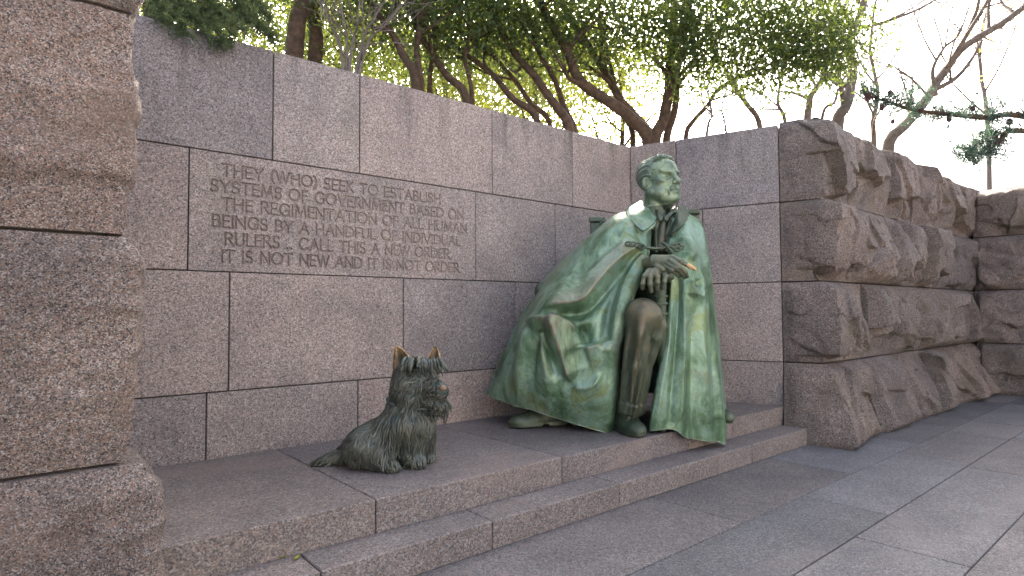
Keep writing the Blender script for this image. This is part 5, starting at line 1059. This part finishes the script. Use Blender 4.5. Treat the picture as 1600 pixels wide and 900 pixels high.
# ================================================================== BRONZE TERRIER
dg_base = onplat(600, 733); dog = thing('dog_statue', dg_base, 'dark bronze statue of a shaggy terrier sitting on the platform edge', 'statue')
K = 0.00418
def dp(x, y, w): return pt(x, y, w)
def dog_sdf(X):
    c = lambda a, b_, ra, rb: d_cap(X, dp(*a), dp(*b_), ra*K, rb*K)
    d = c((641, 662, 4.02), (632, 628, 4.05), 33, 24)                                   # chest to neck
    d = smin(d, c((640, 662, 4.02), (574, 698, 4.05), 33, 32), 0.10)                     # trunk
    d = smin(d, c((568, 702, 3.95), (598, 714, 3.90), 29, 18), 0.06)                     # near haunch
    d = smin(d, c((568, 702, 4.16), (606, 714, 4.16), 28, 17), 0.06)
    d = smin(d, c((596, 722, 3.88), (612, 729, 3.84), 12, 9), 0.03)                      # near hind paw
    d = smin(d, c((604, 722, 4.16), (622, 728, 4.12), 11, 9), 0.03)
    d = smin(d, c((640, 672, 3.99), (645, 712, 3.97), 22, 16), 0.05); d = smin(d, c((645, 714, 3.97), (653, 724, 3.93), 14.5, 10), 0.03)
    d = smin(d, c((660, 672, 4.12), (664, 708, 4.12), 19, 13), 0.05); d = smin(d, c((664, 710, 4.12), (670, 719, 4.08), 11.5, 8.5), 0.03)
    d = smin(d, c((536, 712, 4.08), (504, 726, 4.02), 12, 8.5), 0.05); d = smin(d, c((504, 726, 4.02), (490, 731, 4.0), 8.5, 4), 0.03)
    d = smin(d, c((646, 594, 4.04), (652, 588, 4.04), 31, 29), 0.05)                     # skull
    d = smin(d, c((655, 603, 4.00), (687, 609, 3.90), 25, 13), 0.04)                   # muzzle
    d = smin(d, c((666, 620, 3.97), (688, 636, 3.90), 17, 9), 0.04)                     # beard
    d = smin(d, c((638, 608, 4.0), (646, 622, 3.98), 25, 20), 0.05)                      # cheek ruff
    d = smax(d, -np.linalg.norm(X-dp(668, 588, 3.92), axis=-1)+0.022, 0.02)
    d = d+0.010*fbm(X*11, 2, 3)
    return smax(d, ZB+0.004-X[..., 2], 0.012)
cs = np.array([dp(488, 731, 4.0), dp(700, 640, 3.85), dp(575, 690, 4.25), dp(648, 545, 4.0), dp(572, 692, 3.75)]); lo = cs.min(0)-0.14; hi = cs.max(0)+0.14; lo[2] = ZB-0.02
V, F = nets(dog_sdf, lo, hi, 0.0105); mesh('body', V, F, DOG_BR, dog)
# sculpted locks of coat lying over the body
def locks():
    rng = np.random.RandomState(12); me = MB()
    fc = V[F].mean(1); nr = unit(np.cross(V[F[:, 1]]-V[F[:, 0]], V[F[:, 2]]-V[F[:, 0]])); 
    d0 = dog_sdf(fc+nr*0.01)
    if np.median(d0) < 0: nr = -nr
    q = (fc-CAM)@FW; PX = 800+FPX*((fc-CAM)@RT)/q; PY = 450-FPX*((fc-CAM)@UP)/q
    ok = (fc[:, 2] > ZB+0.03); ids = np.where(ok)[0]; ids = ids[rng.permutation(len(ids))[:2700]]
    for i in ids:
        p, n, x, y = fc[i], nr[i], PX[i], PY[i]
        head = y < 640 and x > 605
        dn = -UP.copy()
        if math.hypot(x-691, y-606) < 9 or y < 566: continue                                    # bare nose and muzzle bridge
        if head:
            v = np.array([x-662, y-600]); v = v/(np.linalg.norm(v)+1e-6)
            flow = RT*v[0]*0.7-UP*(v[1]*0.5+0.75)
            if y < 585: flow = RT*(0.75 if x > 640 else -0.25)-UP*0.45
            L = rng.uniform(0.08, 0.15); r0 = rng.uniform(0.0055, 0.0095)
            if x > 664 and y > 588: L *= 0.55; r0 *= 0.8; flow = -UP-RT*0.25 if y > 600 else -RT*0.8-UP*0.5
        elif x < 528 and y > 700: flow = -RT*0.8-UP*0.35; L = rng.uniform(0.07, 0.12); r0 = 0.0075
        elif x < 612: flow = -UP*0.85-RT*rng.uniform(0.0, 0.5)+RT*(0.5 if y > 712 else 0); L = rng.uniform(0.12, 0.23); r0 = rng.uniform(0.006, 0.0105)
        else: flow = -UP*0.95+RT*rng.uniform(-0.25, 0.15); L = rng.uniform(0.12, 0.23); r0 = rng.uniform(0.006, 0.0105)
        flow = unit(flow-n*(flow@n)); sd2 = np.cross(n, flow); ph = rng.rand()*6.28; amp = rng.uniform(0.006, 0.016); tw = rng.uniform(-0.02, 0.02)
        s_ = np.linspace(0, 1, 11); C = p+n*0.001+flow*(s_*L)[:, None]+sd2*(amp*np.sin(ph+s_*6.0)-amp*math.sin(ph)+tw*s_*s_)[:, None]
        # keep the lock on the surface
        dd = dog_sdf(C); far_ = np.where(np.abs(dd) > 0.045)[0]
        if len(far_):
            k_ = far_[0]
            if k_ < 5: continue
            C = crom(C[:k_], 11); dd = dog_sdf(C)
        C = C-n*np.clip(dd*0.9, -0.03, 0.03)[:, None]+n*(0.004*np.sin(s_*math.pi)+0.003*s_**2)[:, None]
        C[:, 2] = np.maximum(C[:, 2], ZB+0.006)
        R = r0*np.array([0.3, 0.7, 0.95, 1.1, 1.15, 1.1, 1.0, 0.85, 0.65, 0.4, 0.1]); me.add(*tube(C, R, 5))
    # fringe over the brow, one tuft each way
    for k in range(34):
        u = (k+rng.uniform(-0.4, 0.4))/33; x = 636+50*u; y = 560+rng.normal()*3+abs(u-0.45)*7; w0 = 4.02-0.06*u; sw = (u-0.45)*22+rng.normal()*4
        a = dp(x, y, w0); b1 = dp(x+sw*0.35, y+2, w0-0.085); b2 = dp(x+sw*0.8, y+10, w0-0.125); e = dp(x+sw+rng.normal()*2, y+rng.uniform(13, 26), w0-0.125)
        me.add(*tube([a, b1, b2, e], np.array([0.007, 0.0125, 0.0125, 0.0025]), 6, 12))
    for k in range(64):      # beard
        x = 662+rng.uniform(0, 35); y = 622+rng.normal()*4; a = dp(x, y, 3.93+0.05*rng.rand()-0.0012*(x-660)); e = dp(x+rng.normal()*4+1, y+rng.uniform(20, 38)*(1 if x > 672 else 0.7), 3.94+0.05*rng.rand()-0.0012*(x-660))
        me.add(*tube([a, (a+e)/2+RT*0.012*rng.normal(), e], np.array([0.007, 0.008, 0.0015]), 6, 8))
    return me.build('coat', DOG_BR, dog)
locks()
def ear(base_a, base_b, tip, w, th, name='ear'):
    m = MB(); A = dp(*base_a, w); B_ = dp(*base_b, w-0.03); Tp = dp(*tip, w+0.02); u_ = np.linspace(0, 1, 12); v_ = np.linspace(-1, 1, 9); G = np.zeros((12, 9, 3)); ax = unit((A+B_)/2-CAM)
    for i, uu in enumerate(u_):
        c = (A+B_)/2*(1-uu)+Tp*uu; h = (B_-A)/2*(1-uu)**0.75*(1+0.45*math.sin(math.pi*uu)*0.6)
        for j, vv in enumerate(v_): G[i, j] = c+h*vv+ax*(0.035*(1-vv*vv)*(1-uu)**0.6)
    n = unit(np.cross(np.gradient(G, axis=0), np.gradient(G, axis=1))); fl = (n*unit(CAM-G)).sum(-1).mean() < 0
    V_, F_ = sheet(G, th, fl); o = mesh(name, V_, F_, EAR_BR, dog); U_, W_ = np.meshgrid(u_, v_, indexing='ij'); we = np.clip(np.maximum(sstep(0.45, 0.9, np.abs(W_)), sstep(0.55, 0.9, U_))*sstep(0.0, 0.3, U_)*1.1, 0, 1); setwear(o, np.concatenate([we.ravel(), we.ravel()])); o['label'] = 'pointed ear with its tip and rim rubbed golden'; return o
ear((617, 590), (640, 566), (619, 541), 4.02, 0.016); ear((671, 562), (686, 568), (682, 542), 4.06, 0.014)
nm = MB(); nm.add(*ellipsoid(dp(692, 606.5, 3.852), (0.027, 0.027, 0.020), 14, 10)); o = nm.build('nose', plain('bronze_nose', (0.16, 0.10, 0.06), 0.4, 0.2, 30, 0.1, 0.6), dog); o['label'] = 'nose rubbed to brown bronze'
cl = MB(); th_ = np.linspace(0, 2*math.pi, 25); cc = dp(637, 634, 4.05); cl.add(*tube([cc+hr*math.cos(a)*0.135+hv*math.sin(a)*0.125+np.array([0, 0, 1])*(-0.05*math.cos(a)) for a in th_], np.full(25, 0.014), 8)); cl.build('collar', DOG_BR, dog)
